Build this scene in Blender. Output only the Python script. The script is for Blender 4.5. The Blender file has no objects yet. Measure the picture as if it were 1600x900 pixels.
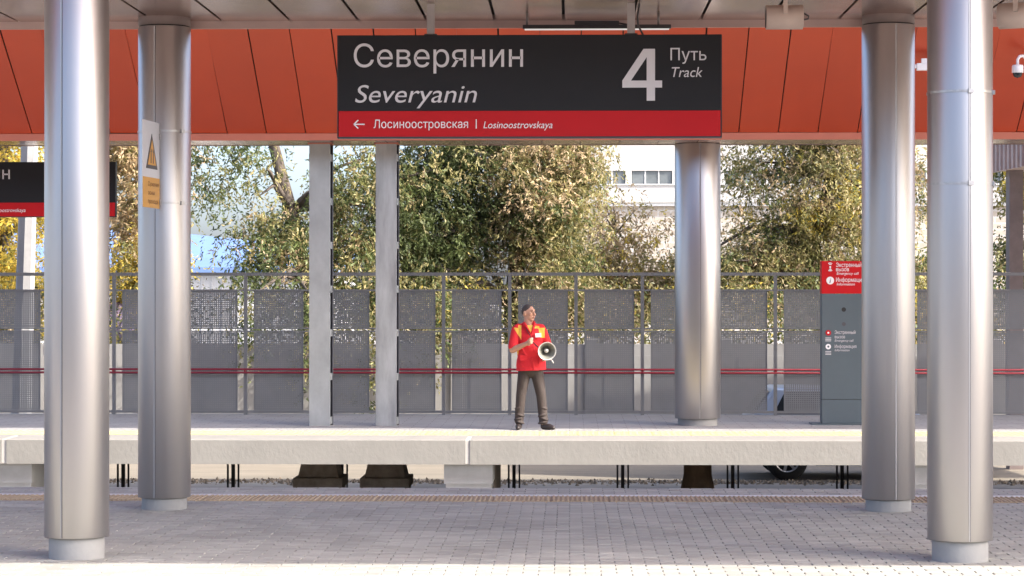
import bpy, bmesh, math, random
import numpy as np
from mathutils import Vector, Matrix
from mathutils.geometry import delaunay_2d_cdt

R = math.radians
random.seed(7)
rng = np.random.default_rng(7)
scene = bpy.context.scene
C = scene.collection

# ------------------------------------------------------------------ camera, sky, sun, exposure
cd = bpy.data.cameras.new('camera')
cam = bpy.data.objects.new('camera', cd)
C.objects.link(cam)
cam.location = (0, 0, 1.8)
cam.rotation_euler = (R(90.08), 0, R(1.43))
cd.lens = 81
cd.sensor_width = 36
cd.clip_start = 0.1
cd.clip_end = 6000
scene.camera = cam

TO_SUN = Vector((1.19, -0.47, 1.0)).normalized()
SUN_EL = math.asin(TO_SUN.z)
world = bpy.data.worlds.new('World')
scene.world = world
world.use_nodes = True
wn = world.node_tree.nodes
wl = world.node_tree.links
sky = wn.new('ShaderNodeTexSky')
sky.sky_type = 'NISHITA'
sky.sun_disc = False
sky.sun_elevation = SUN_EL
sky.sun_rotation = math.atan2(TO_SUN.x, TO_SUN.y)
sky.dust_density = 3.5
sky.air_density = 0.6
bg = wn['Background']
wl.new(sky.outputs[0], bg.inputs[0])
bg.inputs[1].default_value = 0.15

sd = bpy.data.lights.new('sun', 'SUN')
sd.energy = 2.4
sd.angle = R(0.55)
sd.color = (1.0, 0.94, 0.84)
sun = bpy.data.objects.new('sun', sd)
C.objects.link(sun)
sun.rotation_euler = TO_SUN.to_track_quat('Z', 'Y').to_euler()
sun.location = (20, -10, 30)

scene.view_settings.view_transform = 'Standard'
scene.view_settings.look = 'None'
scene.view_settings.gamma = 1.0
scene.view_settings.exposure = 2.0
scene.render.engine = 'CYCLES'
scene.cycles.use_denoising = True
scene.cycles.max_bounces = 8
scene.cycles.diffuse_bounces = 5
scene.cycles.glossy_bounces = 5


# ------------------------------------------------------------------ helpers
def lin(r, g, b):
    def f(c):
        c /= 255.0
        return c / 12.92 if c <= 0.04045 else ((c + 0.055) / 1.055) ** 2.4
    return (f(r), f(g), f(b), 1.0)


def mat(name, col, rough=0.6, metal=0.0, var=0.12, scale=6.0, stretch=(1, 1, 1), bump=0.0, bscale=None,
        rvar=0.0, spec=0.5, detail=5.0, island=0.0):
    m = bpy.data.materials.new(name)
    m.use_nodes = True
    nt = m.node_tree
    n, l = nt.nodes, nt.links
    b = n['Principled BSDF']
    b.inputs['Roughness'].default_value = rough
    b.inputs['Metallic'].default_value = metal
    b.inputs['Specular IOR Level'].default_value = spec
    geo = n.new('ShaderNodeNewGeometry')
    mp = n.new('ShaderNodeMapping')
    mp.inputs['Scale'].default_value = stretch
    l.new(geo.outputs['Position'], mp.inputs['Vector'])
    nz = n.new('ShaderNodeTexNoise')
    nz.inputs['Scale'].default_value = scale
    nz.inputs['Detail'].default_value = detail
    nz.inputs['Roughness'].default_value = 0.62
    l.new(mp.outputs[0], nz.inputs['Vector'])
    mr = n.new('ShaderNodeMapRange')
    mr.inputs['From Min'].default_value = 0.28
    mr.inputs['From Max'].default_value = 0.72
    mr.inputs['To Min'].default_value = 1 - var
    mr.inputs['To Max'].default_value = 1 + var
    l.new(nz.outputs['Fac'], mr.inputs['Value'])
    hs = n.new('ShaderNodeHueSaturation')
    hs.inputs['Color'].default_value = col
    val = mr.outputs[0]
    if island:
        oi = n.new('ShaderNodeObjectInfo')
        ad = n.new('ShaderNodeMath')
        ad.operation = 'ADD'
        l.new(oi.outputs['Random'], ad.inputs[0])
        l.new(geo.outputs['Random Per Island'], ad.inputs[1])
        fr = n.new('ShaderNodeMath')
        fr.operation = 'FRACT'
        l.new(ad.outputs[0], fr.inputs[0])
        m2 = n.new('ShaderNodeMapRange')
        m2.inputs['To Min'].default_value = 1 - island
        m2.inputs['To Max'].default_value = 1 + island
        l.new(fr.outputs[0], m2.inputs['Value'])
        mu = n.new('ShaderNodeMath')
        mu.operation = 'MULTIPLY'
        l.new(val, mu.inputs[0])
        l.new(m2.outputs[0], mu.inputs[1])
        val = mu.outputs[0]
    l.new(val, hs.inputs['Value'])
    l.new(hs.outputs[0], b.inputs['Base Color'])
    if rvar:
        m3 = n.new('ShaderNodeMapRange')
        m3.inputs['From Min'].default_value = 0.3
        m3.inputs['From Max'].default_value = 0.7
        m3.inputs['To Min'].default_value = rough - rvar
        m3.inputs['To Max'].default_value = rough + rvar
        l.new(nz.outputs['Fac'], m3.inputs['Value'])
        l.new(m3.outputs[0], b.inputs['Roughness'])
    if bump:
        nb = n.new('ShaderNodeTexNoise')
        nb.inputs['Scale'].default_value = bscale or scale * 4
        nb.inputs['Detail'].default_value = 4
        l.new(mp.outputs[0], nb.inputs['Vector'])
        bp = n.new('ShaderNodeBump')
        bp.inputs['Strength'].default_value = bump
        bp.inputs['Distance'].default_value = 0.02
        l.new(nb.outputs['Fac'], bp.inputs['Height'])
        l.new(bp.outputs[0], b.inputs['Normal'])
    return m


def brick_mat(name, c1, c2, cm, w, h, mortar, rough=0.8, axes='xy', bump=0.3):
    m = mat(name, c1, rough, var=0.1, scale=2.0)
    n, l = m.node_tree.nodes, m.node_tree.links
    geo = [x for x in n if x.bl_idname == 'ShaderNodeNewGeometry'][0]
    hs = [x for x in n if x.bl_idname == 'ShaderNodeHueSaturation'][0]
    sp = n.new('ShaderNodeSeparateXYZ')
    l.new(geo.outputs['Position'], sp.inputs[0])
    cb = n.new('ShaderNodeCombineXYZ')
    l.new(sp.outputs['X'], cb.inputs['X'])
    l.new(sp.outputs['Y' if axes == 'xy' else 'Z'], cb.inputs['Y'])
    br = n.new('ShaderNodeTexBrick')
    br.inputs['Scale'].default_value = 1.0
    br.inputs['Brick Width'].default_value = w
    br.inputs['Row Height'].default_value = h
    br.inputs['Mortar Size'].default_value = mortar
    br.inputs['Color1'].default_value = c1
    br.inputs['Color2'].default_value = c2
    br.inputs['Mortar'].default_value = cm
    l.new(cb.outputs[0], br.inputs['Vector'])
    l.new(br.outputs['Color'], hs.inputs['Color'])
    bp = n.new('ShaderNodeBump')
    bp.inputs['Strength'].default_value = bump
    bp.inputs['Distance'].default_value = 0.01
    bp.invert = True
    l.new(br.outputs['Fac'], bp.inputs['Height'])
    l.new(bp.outputs[0], n['Principled BSDF'].inputs['Normal'])
    return m


class MB:
    """collects shapes, builds them as one mesh object"""
    def __init__(self):
        self.v, self.f, self.mi, self.sm = [], [], [], []

    def add(self, v, f, mi=0, smooth=False):
        o = len(self.v)
        self.v += [tuple(p) for p in v]
        self.f += [tuple(i + o for i in q) for q in f]
        self.mi += [mi] * len(f)
        self.sm += [smooth] * len(f)
        return self

    def box(self, x0, x1, y0, y1, z0, z1, mi=0):
        v = [(x0, y0, z0), (x1, y0, z0), (x1, y1, z0), (x0, y1, z0), (x0, y0, z1), (x1, y0, z1), (x1, y1, z1), (x0, y1, z1)]
        f = [(0, 3, 2, 1), (4, 5, 6, 7), (0, 1, 5, 4), (1, 2, 6, 5), (2, 3, 7, 6), (3, 0, 4, 7)]
        return self.add(v, f, mi)

    def frustum(self, x0, x1, y0, y1, z0, z1, ix, iy, mi=0):
        v = [(x0, y0, z0), (x1, y0, z0), (x1, y1, z0), (x0, y1, z0), (x0 + ix, y0 + iy, z1), (x1 - ix, y0 + iy, z1), (x1 - ix, y1 - iy, z1), (x0 + ix, y1 - iy, z1)]
        f = [(0, 3, 2, 1), (4, 5, 6, 7), (0, 1, 5, 4), (1, 2, 6, 5), (2, 3, 7, 6), (3, 0, 4, 7)]
        return self.add(v, f, mi)

    def cbox(self, x0, x1, y0, y1, z0, z1, c=0.01, mi=0):
        """box with a chamfer on its top and vertical edges' tops"""
        v = [(x0, y0, z0), (x1, y0, z0), (x1, y1, z0), (x0, y1, z0), (x0, y0, z1 - c), (x1, y0, z1 - c), (x1, y1, z1 - c), (x0, y1, z1 - c),
             (x0 + c, y0 + c, z1), (x1 - c, y0 + c, z1), (x1 - c, y1 - c, z1), (x0 + c, y1 - c, z1)]
        f = [(0, 3, 2, 1), (8, 9, 10, 11)]
        for a, b in ((0, 1), (1, 2), (2, 3), (3, 0)):
            f += [(a, b, b + 4, a + 4), (a + 4, b + 4, b + 8, a + 8)]
        return self.add(v, f, mi)

    def tube(self, pts, rad, seg=10, caps=True, mi=0, smooth=True):
        pts = [Vector(p) for p in pts]
        if not hasattr(rad, '__len__'):
            rad = [rad] * len(pts)
        v, f = [], []
        up = Vector((0, 0, 1))
        prev = None
        for i, p in enumerate(pts):
            d = (pts[min(i + 1, len(pts) - 1)] - pts[max(i - 1, 0)]).normalized()
            if prev is None:
                a = d.cross(up)
                if a.length < 1e-3:
                    a = d.cross(Vector((1, 0, 0)))
            else:
                a = prev - d * prev.dot(d)
            a.normalize()
            prev = a
            b = d.cross(a)
            for k in range(seg):
                t = 2 * math.pi * k / seg
                v.append(p + (a * math.cos(t) + b * math.sin(t)) * rad[i])
        for i in range(len(pts) - 1):
            for k in range(seg):
                k2 = (k + 1) % seg
                f.append((i * seg + k, i * seg + k2, (i + 1) * seg + k2, (i + 1) * seg + k))
        self.add(v, f, mi, smooth)
        if caps:
            o = len(self.v) - len(v)
            self.f += [tuple(o + k for k in range(seg))[::-1], tuple(o + (len(pts) - 1) * seg + k for k in range(seg))]
            self.mi += [mi, mi]
            self.sm += [False, False]
        return self

    def lathe(self, prof, seg=48, mi=0, centre=(0, 0, 0), smooth=True, close=False):
        """prof: list of (radius, z)"""
        v, f = [], []
        cx, cy, cz = centre
        for r, z in prof:
            for k in range(seg):
                t = 2 * math.pi * k / seg
                v.append((cx + r * math.cos(t), cy + r * math.sin(t), cz + z))
        n = len(prof)
        for i in range(n if close else n - 1):
            j = (i + 1) % n
            for k in range(seg):
                k2 = (k + 1) % seg
                f.append((i * seg + k, i * seg + k2, j * seg + k2, j * seg + k))
        return self.add(v, f, mi, smooth)

    def prism(self, poly, x0, x1, mi=0):
        """poly: (y, z) outline pushed along x"""
        n = len(poly)
        v = [(x0, y, z) for y, z in poly] + [(x1, y, z) for y, z in poly]
        f = [tuple(range(n))[::-1], tuple(range(n, 2 * n))]
        f += [(i, (i + 1) % n, (i + 1) % n + n, i + n) for i in range(n)]
        return self.add(v, f, mi)

    def prism_xz(self, poly, y0, y1, mi=0):
        n = len(poly)
        v = [(x, y0, z) for x, z in poly] + [(x, y1, z) for x, z in poly]
        f = [tuple(range(n)), tuple(range(n, 2 * n))[::-1]]
        f += [((i + 1) % n, i, i + n, (i + 1) % n + n) for i in range(n)]
        return self.add(v, f, mi)

    def xform(self, M):
        self.v = [tuple(M @ Vector(p)) for p in self.v]
        return self

    def mesh(self, name, mats):
        me = bpy.data.meshes.new(name)
        me.from_pydata(self.v, [], self.f)
        mats = mats if isinstance(mats, (list, tuple)) else [mats]
        for m in mats:
            me.materials.append(m)
        me.polygons.foreach_set('material_index', self.mi)
        me.polygons.foreach_set('use_smooth', self.sm)
        me.update()
        return me

    def build(self, name, mats, parent=None, loc=(0, 0, 0), rot=(0, 0, 0), bevel=0):
        o = link(name, self.mesh(name, mats), parent, loc, rot)
        if bevel:
            bv = o.modifiers.new('bevel', 'BEVEL')
            bv.width = bevel
            bv.segments = 2
            bv.limit_method = 'ANGLE'
            bv.angle_limit = R(40)
        return o


def link(name, data, parent=None, loc=(0, 0, 0), rot=(0, 0, 0)):
    o = bpy.data.objects.new(name, data)
    C.objects.link(o)
    o.location = loc
    o.rotation_euler = rot
    if parent is not None:
        o.parent = parent
    return o


def tag(o, label, cat, group=None):
    o['label'] = label
    o['category'] = cat
    if group:
        o['group'] = group
    return o


def thing(name, label, cat, loc=(0, 0, 0), rz=0.0, group=None):
    return tag(link(name, None, None, loc, (0, 0, rz)), label, cat, group)


def structure(o, label=None):
    o['kind'] = 'structure'
    if label:
        o['label'] = label
    return o


def text_mesh(body, x0, x1, zb, zt, shear=0.0, bold=0.0):
    """flat lettering in the xz plane facing -y: from x0 to x1, baseline zb, capital height up to zt"""
    cu = bpy.data.curves.new('t', 'FONT')
    cu.body = body
    cu.size = 1.0
    cu.shear = shear
    cu.offset = bold
    cu.fill_mode = 'NONE'
    cu.resolution_u = 5
    o = bpy.data.objects.new('t', cu)
    C.objects.link(o)
    bpy.context.view_layer.update()
    dg = bpy.context.evaluated_depsgraph_get()
    src = bpy.data.meshes.new_from_object(o.evaluated_get(dg))
    pts = [Vector((v.co.x, v.co.y)) for v in src.vertices]
    edges = [tuple(e.vertices) for e in src.edges]
    bpy.data.objects.remove(o)
    bpy.data.curves.remove(cu)
    bpy.data.meshes.remove(src)
    vs, es, fs, _a, _b, _c = delaunay_2d_cdt(pts, edges, [], 1, 1e-6)
    E0 = np.array([pts[a][:] for a, b in edges])
    E1 = np.array([pts[b][:] for a, b in edges])
    keep = []
    for f in fs:                               # even-odd rule, so counters stay open
        cx = sum(vs[i].x for i in f) / len(f)
        cy = sum(vs[i].y for i in f) / len(f)
        hit = (E0[:, 1] > cy) != (E1[:, 1] > cy)
        xs = E0[hit, 0] + (cy - E0[hit, 1]) / (E1[hit, 1] - E0[hit, 1]) * (E1[hit, 0] - E0[hit, 0])
        if (xs > cx).sum() % 2:
            keep.append(f)
    fs = keep
    mn, mx = min(v.x for v in vs), max(v.x for v in vs)
    s = (x1 - x0) / (mx - mn)
    k = (zt - zb) / 0.715
    me = bpy.data.meshes.new('lettering')
    me.from_pydata([(x0 + (v.x - mn) * s, 0, zb + v.y * k) for v in vs], [], [tuple(f) for f in fs])
    me.update()
    return me


def lettering(body, x0, x1, zb, zt, y, m, parent, shear=0.0, bold=0.0):
    me = text_mesh(body, x0, x1, zb, zt, shear, bold)
    me.materials.clear()
    me.materials.append(m)
    return link('lettering', me, parent, (0, y, 0))


# ------------------------------------------------------------------ materials
M = {}
M['ground'] = mat('ground', (0.27, 0.25, 0.22, 1), 0.95, var=0.25, scale=0.6, bump=0.5, bscale=12)
M['road'] = mat('road', (0.215, 0.185, 0.145, 1), 0.95, var=0.16, scale=1.3, stretch=(0.4, 2.2, 1), bump=0.3, bscale=30)
M['rubble'] = mat('rubble', (0.19, 0.155, 0.115, 1), 0.95, var=0.3, scale=9, island=0.35)
M['paver'] = mat('paver', (0.365, 0.360, 0.325, 1), 0.82, var=0.15, scale=1.1, island=0.12, bump=0.25, bscale=90)
M['joint'] = mat('joint', (0.07, 0.066, 0.062, 1), 0.95, var=0.2, scale=5)
M['paving_far'] = brick_mat('paving_far', (0.325, 0.32, 0.31, 1), (0.30, 0.295, 0.288, 1), (0.20, 0.19, 0.185, 1), 0.4, 0.2, 0.006, 0.85)
M['white_line'] = mat('white_line', (0.72, 0.71, 0.70, 1), 0.7, var=0.08, scale=4)
M['tactile_tan'] = mat('tactile_tan', (0.47, 0.37, 0.24, 1), 0.8, var=0.12, scale=3, island=0.06)
M['tactile_yellow'] = mat('tactile_yellow', (0.52, 0.42, 0.22, 1), 0.8, var=0.12, scale=3, island=0.08)
M['slab'] = mat('slab', (0.25, 0.243, 0.225, 1), 0.85, var=0.07, scale=2.2, stretch=(1, 1, 0.7), bump=0.2, bscale=25)
M['mortar'] = mat('mortar', (0.45, 0.44, 0.42, 1), 0.9, var=0.08, scale=8)
M['pier'] = mat('pier', (0.40, 0.41, 0.42, 1), 0.85, var=0.14, scale=3, bump=0.2)
M['pedestal'] = mat('pedestal', (0.36, 0.30, 0.24, 1), 0.95, var=0.3, scale=6, bump=0.4)
M['stump'] = mat('stump', (0.20, 0.135, 0.085, 1), 0.95, var=0.35, scale=8, stretch=(1, 1, 0.4), bump=0.6, bscale=18)
M['black_steel'] = mat('black_steel', (0.022, 0.022, 0.026, 1), 0.55, var=0.15)
M['steel'] = mat('steel', (0.46, 0.445, 0.435, 1), 0.39, 1.0, var=0.02, scale=9, stretch=(1, 1, 0.004), rvar=0.03, bump=0.05, bscale=0.9)
M['seam'] = mat('seam', (0.34, 0.33, 0.32, 1), 0.42, 1.0, var=0.1, scale=20)
M['slit'] = mat('slit', (0.03, 0.03, 0.03, 1), 0.8, var=0.05)
M['strap'] = mat('strap', (0.45, 0.44, 0.43, 1), 0.4, 1.0, var=0.15, scale=30)
M['plinth'] = mat('plinth', (0.31, 0.31, 0.30, 1), 0.8, var=0.08, scale=5, bump=0.15)
M['ceiling'] = mat('ceiling', (0.47, 0.325, 0.275, 1), 0.22, 0.75, var=0.05, scale=1.2, rvar=0.05, island=0.04)
M['ceiling_dark'] = mat('ceiling_dark', (0.03, 0.022, 0.02, 1), 0.8)
M['collar'] = mat('collar', (0.20, 0.145, 0.125, 1), 0.5, 0.2)  # brown tone of the ceiling reflection painted above each column
M['lip'] = mat('lip', (0.56, 0.40, 0.35, 1), 0.42, 0.35, var=0.06, scale=3)
M['orange'] = mat('orange', (0.46, 0.056, 0.018, 1), 0.36, 0.15, var=0.05, scale=1.1, island=0.05, rvar=0.05)
M['rib'] = mat('rib', (0.52, 0.38, 0.33, 1), 0.5, 0.1)
M['pillar'] = mat('pillar', (0.24, 0.195, 0.19, 1), 0.5, 0.2)
M['pavilion'] = mat('pavilion', (0.70, 0.56, 0.49, 1), 0.5, 0.1)
M['orange_lip'] = mat('orange_lip', (0.52, 0.17, 0.105, 1), 0.42, 0.2, var=0.06, scale=3)
M['roof_top'] = mat('roof_top', (0.35, 0.35, 0.35, 1), 0.6)
M['galv'] = mat('galv', (0.38, 0.405, 0.41, 1), 0.62, 0.25, var=0.15, scale=5, stretch=(1, 1, 0.6), detail=9)
M['galv_stained'] = mat('galv_stained', (0.36, 0.38, 0.39, 1), 0.65, 0.2, var=0.32, scale=2.6, stretch=(2.2, 1, 0.5), detail=8)
M['galv_dark'] = mat('galv_dark', (0.10, 0.10, 0.11, 1), 0.6, 0.3, var=0.1)
M['fence'] = mat('fence', (0.20, 0.205, 0.21, 1), 0.5, 0.2, var=0.07, scale=3)
M['fence_panel'] = mat('fence_panel', (0.205, 0.213, 0.22, 1), 0.55, 0.2, var=0.07, scale=3)
M['red_rail'] = mat('red_rail', (0.33, 0.028, 0.045, 1), 0.28, 0.2, var=0.1, scale=5)
M['sign_dark'] = mat('sign_dark', (0.017, 0.0165, 0.0185, 1), 0.5, var=0.05, scale=2, spec=0.25)
M['sign_frame'] = mat('sign_frame', (0.05, 0.05, 0.055, 1), 0.4, 0.5)
M['sign_red'] = mat('sign_red', (0.52, 0.008, 0.012, 1), 0.5, var=0.04, scale=2, spec=0.25)
M['letter'] = mat('letter', (0.66, 0.64, 0.66, 1), 0.5, var=0.03)
M['letter_white'] = mat('letter_white', (0.85, 0.85, 0.86, 1), 0.5, var=0.02)
M['hanger'] = mat('hanger', (0.36, 0.32, 0.30, 1), 0.45, 0.5)
M['beige'] = mat('beige', (0.56, 0.44, 0.37, 1), 0.5, 0.0, var=0.06)
M['dark_grey'] = mat('dark_grey', (0.055, 0.05, 0.05, 1), 0.5)
M['kiosk'] = mat('kiosk', (0.105, 0.135, 0.152, 1), 0.45, 0.2, var=0.05, scale=2)
M['white_plastic'] = mat('white_plastic', (0.80, 0.80, 0.81, 1), 0.35, var=0.02)
M['sign_white'] = mat('sign_white', (0.66, 0.66, 0.67, 1), 0.4, var=0.04)
M['sign_yellow'] = mat('sign_yellow', (0.66, 0.33, 0.045, 1), 0.45, var=0.06, scale=12)
M['wall_white'] = mat('wall_white', (0.27, 0.262, 0.25, 1), 0.85, var=0.10, scale=1.5, bump=0.2)
M['building'] = mat('building', (0.43, 0.42, 0.405, 1), 0.8, var=0.05, scale=0.35)
M['building_brick'] = brick_mat('building_brick', (0.40, 0.35, 0.29, 1), (0.34, 0.295, 0.245, 1), (0.43, 0.41, 0.38, 1), 1.1, 0.55, 0.07, 0.9, 'xz', 0.2)
M['reflection_wall'] = mat('reflection_wall', (0.50, 0.47, 0.44, 1), 0.85, var=0.1, scale=0.5)
M['window'] = mat('window', (0.13, 0.145, 0.15, 1), 0.25, var=0.35, scale=0.5)
M['window_frame'] = mat('window_frame', (0.62, 0.62, 0.61, 1), 0.6)
M['blue_roof'] = mat('blue_roof', (0.13, 0.21, 0.42, 1), 0.5, 0.1, var=0.06, scale=1)
M['siding'] = mat('siding', (0.46, 0.46, 0.46, 1), 0.6, var=0.05)
M['tile'] = mat('tile', (0.26, 0.20, 0.27, 1), 0.7, var=0.12, scale=4, island=0.12)
M['bark'] = mat('bark', (0.105, 0.085, 0.07, 1), 0.95, var=0.35, scale=9, stretch=(1, 1, 0.25), bump=0.8, bscale=22)
M['pole'] = mat('pole', (0.28, 0.28, 0.285, 1), 0.85, var=0.12, scale=5)
M['car_paint'] = mat('car_paint', (0.42, 0.50, 0.62, 1), 0.28, 0.35, var=0.02)
M['car_glass'] = mat('car_glass', (0.02, 0.024, 0.028, 1), 0.06)
M['tyre'] = mat('tyre', (0.018, 0.018, 0.018, 1), 0.85)
M['alloy'] = mat('alloy', (0.55, 0.55, 0.56, 1), 0.3, 0.9)
M['tail_light'] = mat('tail_light', (0.45, 0.01, 0.02, 1), 0.2)
M['skin'] = mat('skin', (0.50, 0.28, 0.19, 1), 0.5, var=0.07, scale=18)
M['hair'] = mat('hair', (0.055, 0.046, 0.042, 1), 0.75, var=0.4, scale=120)
M['shirt_red'] = mat('shirt_red', (0.62, 0.012, 0.022, 1), 0.75, var=0.08, scale=10, bump=0.25, bscale=26)
M['shirt_yellow'] = mat('shirt_yellow', (0.82, 0.50, 0.07, 1), 0.75, var=0.06, scale=10)
M['trousers'] = mat('trousers', (0.048, 0.036, 0.032, 1), 0.8, var=0.12, scale=9, bump=0.4, bscale=16)
M['shoe'] = mat('shoe', (0.03, 0.022, 0.02, 1), 0.4)
M['horn'] = mat('horn', (0.50, 0.49, 0.455, 1), 0.4, var=0.04)
M['horn_inner'] = mat('horn_inner', (0.20, 0.20, 0.17, 1), 0.5)
M['strap_black'] = mat('strap_black', (0.03, 0.02, 0.03, 1), 0.7)
M['eye'] = mat('eye', (0.03, 0.022, 0.02, 1), 0.3)
M['lips'] = mat('lips', (0.32, 0.13, 0.10, 1), 0.5)

led = bpy.data.materials.new('led')
led.use_nodes = True
led.node_tree.nodes['Principled BSDF'].inputs['Emission Color'].default_value = (1.0, 0.96, 0.9, 1)
led.node_tree.nodes['Principled BSDF'].inputs['Emission Strength'].default_value = 0.12
M['led'] = led


def leaf_material():
    m = bpy.data.materials.new('leaf')
    m.use_nodes = True
    n, l = m.node_tree.nodes, m.node_tree.links
    b = n['Principled BSDF']
    b.inputs['Roughness'].default_value = 0.55
    at = n.new('ShaderNodeAttribute')
    at.attribute_name = 'leaf_colour'
    l.new(at.outputs['Color'], b.inputs['Base Color'])
    tr = n.new('ShaderNodeBsdfTranslucent')
    l.new(at.outputs['Color'], tr.inputs['Color'])
    mx = n.new('ShaderNodeMixShader')
    mx.inputs[0].default_value = 0.45
    l.new(b.outputs[0], mx.inputs[1])
    l.new(tr.outputs[0], mx.inputs[2])
    l.new(mx.outputs[0], n['Material Output'].inputs['Surface'])
    return m


M['leaf'] = leaf_material()

# ------------------------------------------------------------------ the setting
GZ = -1.25
g = MB()
g.add([(-2500, -500, GZ), (2500, -500, GZ), (2500, 4500, GZ), (-2500, 4500, GZ)], [(0, 1, 2, 3)])
structure(g.build('ground', M['ground']), 'brown ground around the station')
g = MB()
g.add([(-60, 36.9, GZ + .004), (60, 36.9, GZ + .004), (60, 42.7, GZ + .004), (-60, 42.7, GZ + .004)], [(0, 1, 2, 3)])
structure(g.build('road', M['road']), 'sandy sunlit road behind the far platform')

# rubble along the edge of the road, seen under the far platform
g = MB()
for i in range(2600):
    x = random.uniform(-10, 9)
    y = random.gauss(36.75, 0.22)
    s = random.uniform(0.012, 0.05)
    a = random.random() * 6.28
    v = []
    for k in range(4):
        t = a + k * 1.57 + random.uniform(-.4, .4)
        v.append((x + s * math.cos(t), y + s * math.sin(t), GZ - 0.005))
    v.append((x + random.uniform(-.3, .3) * s, y + random.uniform(-.3, .3) * s, GZ + s * random.uniform(.5, 1.2)))
    g.add(v, [(0, 1, 4), (1, 2, 4), (2, 3, 4), (3, 0, 4)])
o = g.build('gravel', M['rubble'])
o['kind'] = 'stuff'
o['label'] = 'brown rubble strewn along the road edge behind the platform'

# near platform -----------------------------------------------------------
NP0, NP1 = 11.5, 21.06
g = MB()
g.box(-30, 30, NP0, NP1, GZ - .05, -0.055)
near = structure(g.build('platform_near', [M['joint']]), 'near platform paved with small grey pavers')
g = MB()
for xa, xb in ((-30, -6.6), (6.2, 30)):
    g.box(xa, xb, NP0 + .02, NP1 - .005, -0.055, -0.002)
g.box(-6.6, 6.2, NP0 + .02, 14.2, -0.055, -0.002)
M['paving_near'] = brick_mat('paving_near', (0.37, 0.355, 0.35, 1), (0.31, 0.30, 0.295, 1), (0.10, 0.095, 0.09, 1), 0.2, 0.1, 0.004, 0.85)
g.build('paving', M['paving_near'], near)
PX0, PX1 = -6.6, 6.2
def paver_spots():
    rows = []
    r = 0
    y = 14.2
    while y < 19.70:
        rows.append((y, r))
        y += 0.1
        r += 1
    y = 20.37
    while y < 21.0:
        rows.append((y, r))
        y += 0.1
        r += 1
    for y, r in rows:
        x = PX0 + (0.1 if r % 2 else 0.0)
        while x + 0.2 <= PX1 + 1e-6:
            yield x, y
            x += 0.2
pm = MB().cbox(0.0035, 0.1965, 0.0008, 0.0992, -0.05, 0.0, 0.003).mesh('paver', M['paver'])
spots = list(paver_spots())
# the ones that show largest: nearest rows, inside the frame
def in_frame(x, y):
    px = 890 + 3600 * x / y
    return -20 < px < 1600 and y > 14.45
vis = [s for s in spots if in_frame(*s)]
vis.sort(key=lambda s: (round(s[1], 2), abs(s[0])))
big = set(vis[:300])
rest = MB()
for x, y in spots:
    dz = random.gauss(0, 0.0011)
    if (x, y) in big:
        link('paver', pm, near, (x, y, dz), (random.gauss(0, .004), random.gauss(0, .004), 0))
    else:
        rest.cbox(x + .0035, x + .1965, y + .0008, y + .0992, -.05, dz, .003)
o = rest.build('paving_blocks', M['paver'], near)
o['kind'] = 'stuff'
# tactile strip, ridges running across the strip
g = MB()
g.box(0.003, 0.497, 0.0, 0.515, -.05, 0.0)
for k in range(12):
    xx = 0.012 + k * 0.0405
    g.frustum(xx, xx + .020, .012, .503, 0.0, .009, .003, .003)
tm = g.mesh('tactile_tile', M['tactile_tan'])
for k in range(-16, 15):
    link('tactile_tile', tm, near, (-0.16 + 0.5 * k, 19.722, 0.0))
g = MB()
g.box(-8.2, 7.4, 20.243, 20.362, -.05, 0.003)
g.build('edge_line', M['white_line'], near)

structure(MB().box(-40, 40, -5.0, 5.0, GZ - .05, 0.0).build('platform_for_reflection', M['paving_near']), 'unseen platform added on this side of the tracks for column reflections')  # added below the camera, out of view, to brighten column reflections

# far platform --------------------------------------------------------------
FZ = -0.10
FE = 29.42
far_top = MB()
far_top.box(-30, 30, 30.27, 35.62, FZ - .25, FZ)
far = structure(far_top.build('platform_far', [M['paving_far']]), 'far raised platform on concrete slabs and dark legs')
for k in range(-4, 4):
    xa = -1.315 + 5.96 * k
    g = MB()
    g.prism([(FE, FZ - .315), (30.262, FZ - .315), (30.262, FZ + .002), (FE + .012, FZ + .002), (FE, FZ - .010)], xa + .045, xa + 5.96 - .015)
    g.build('edge_slab', M['slab'], far)
    g = MB()
    g.prism([(FE + .012, FZ - .31), (30.2, FZ - .31), (30.2, FZ - .004), (FE + .012, FZ - .004)], xa - .0145, xa + .0445)
    g.build('mortar_joint', M['mortar'], far)
    # support pier at each joint
    g = MB()
    g.box(xa - .30, xa + .325, 29.62, 30.5, FZ - .58, FZ - .317)
    g.box(xa - .28, xa + .305, 29.66, 30.5, GZ - .02, FZ - .58)
    g.build('pier', [M['pier']], far)
    g = MB()
    g.box(xa - .24, xa + .3, 31.5, 34.0, GZ - .02, FZ - .252)
    g.build('pier', [M['pedestal']], far)
g = MB()
g.box(0.003, 0.497, 0.0, 0.8, 0.0, 0.006)
for i in range(6):
    for j in range(9):
        cx, cy = .045 + i * .082, .05 + j * .0875
        g.frustum(cx - .022, cx + .022, cy - .022, cy + .022, .006, .013, .009, .009)
tm2 = g.mesh('tactile_tile', M['tactile_yellow'])
for k in range(-17, 17):
    link('tactile_tile', tm2, far, (0.1 + .5 * k, 30.36, FZ))
for x in (-6.424, -4.835, -3.27, -.796, .761, 2.333, 3.892, 5.46):
    g = MB()
    g.box(x - .024, x + .024, 33.0, 33.06, GZ, FZ - .252)
    g.box(x - .088, x - .062, 33.0, 33.03, GZ, FZ - .252)
    g.box(x + .066, x + .090, 33.0, 33.03, GZ, FZ - .252)
    g.build('steel_leg', M['black_steel'], far)
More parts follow.
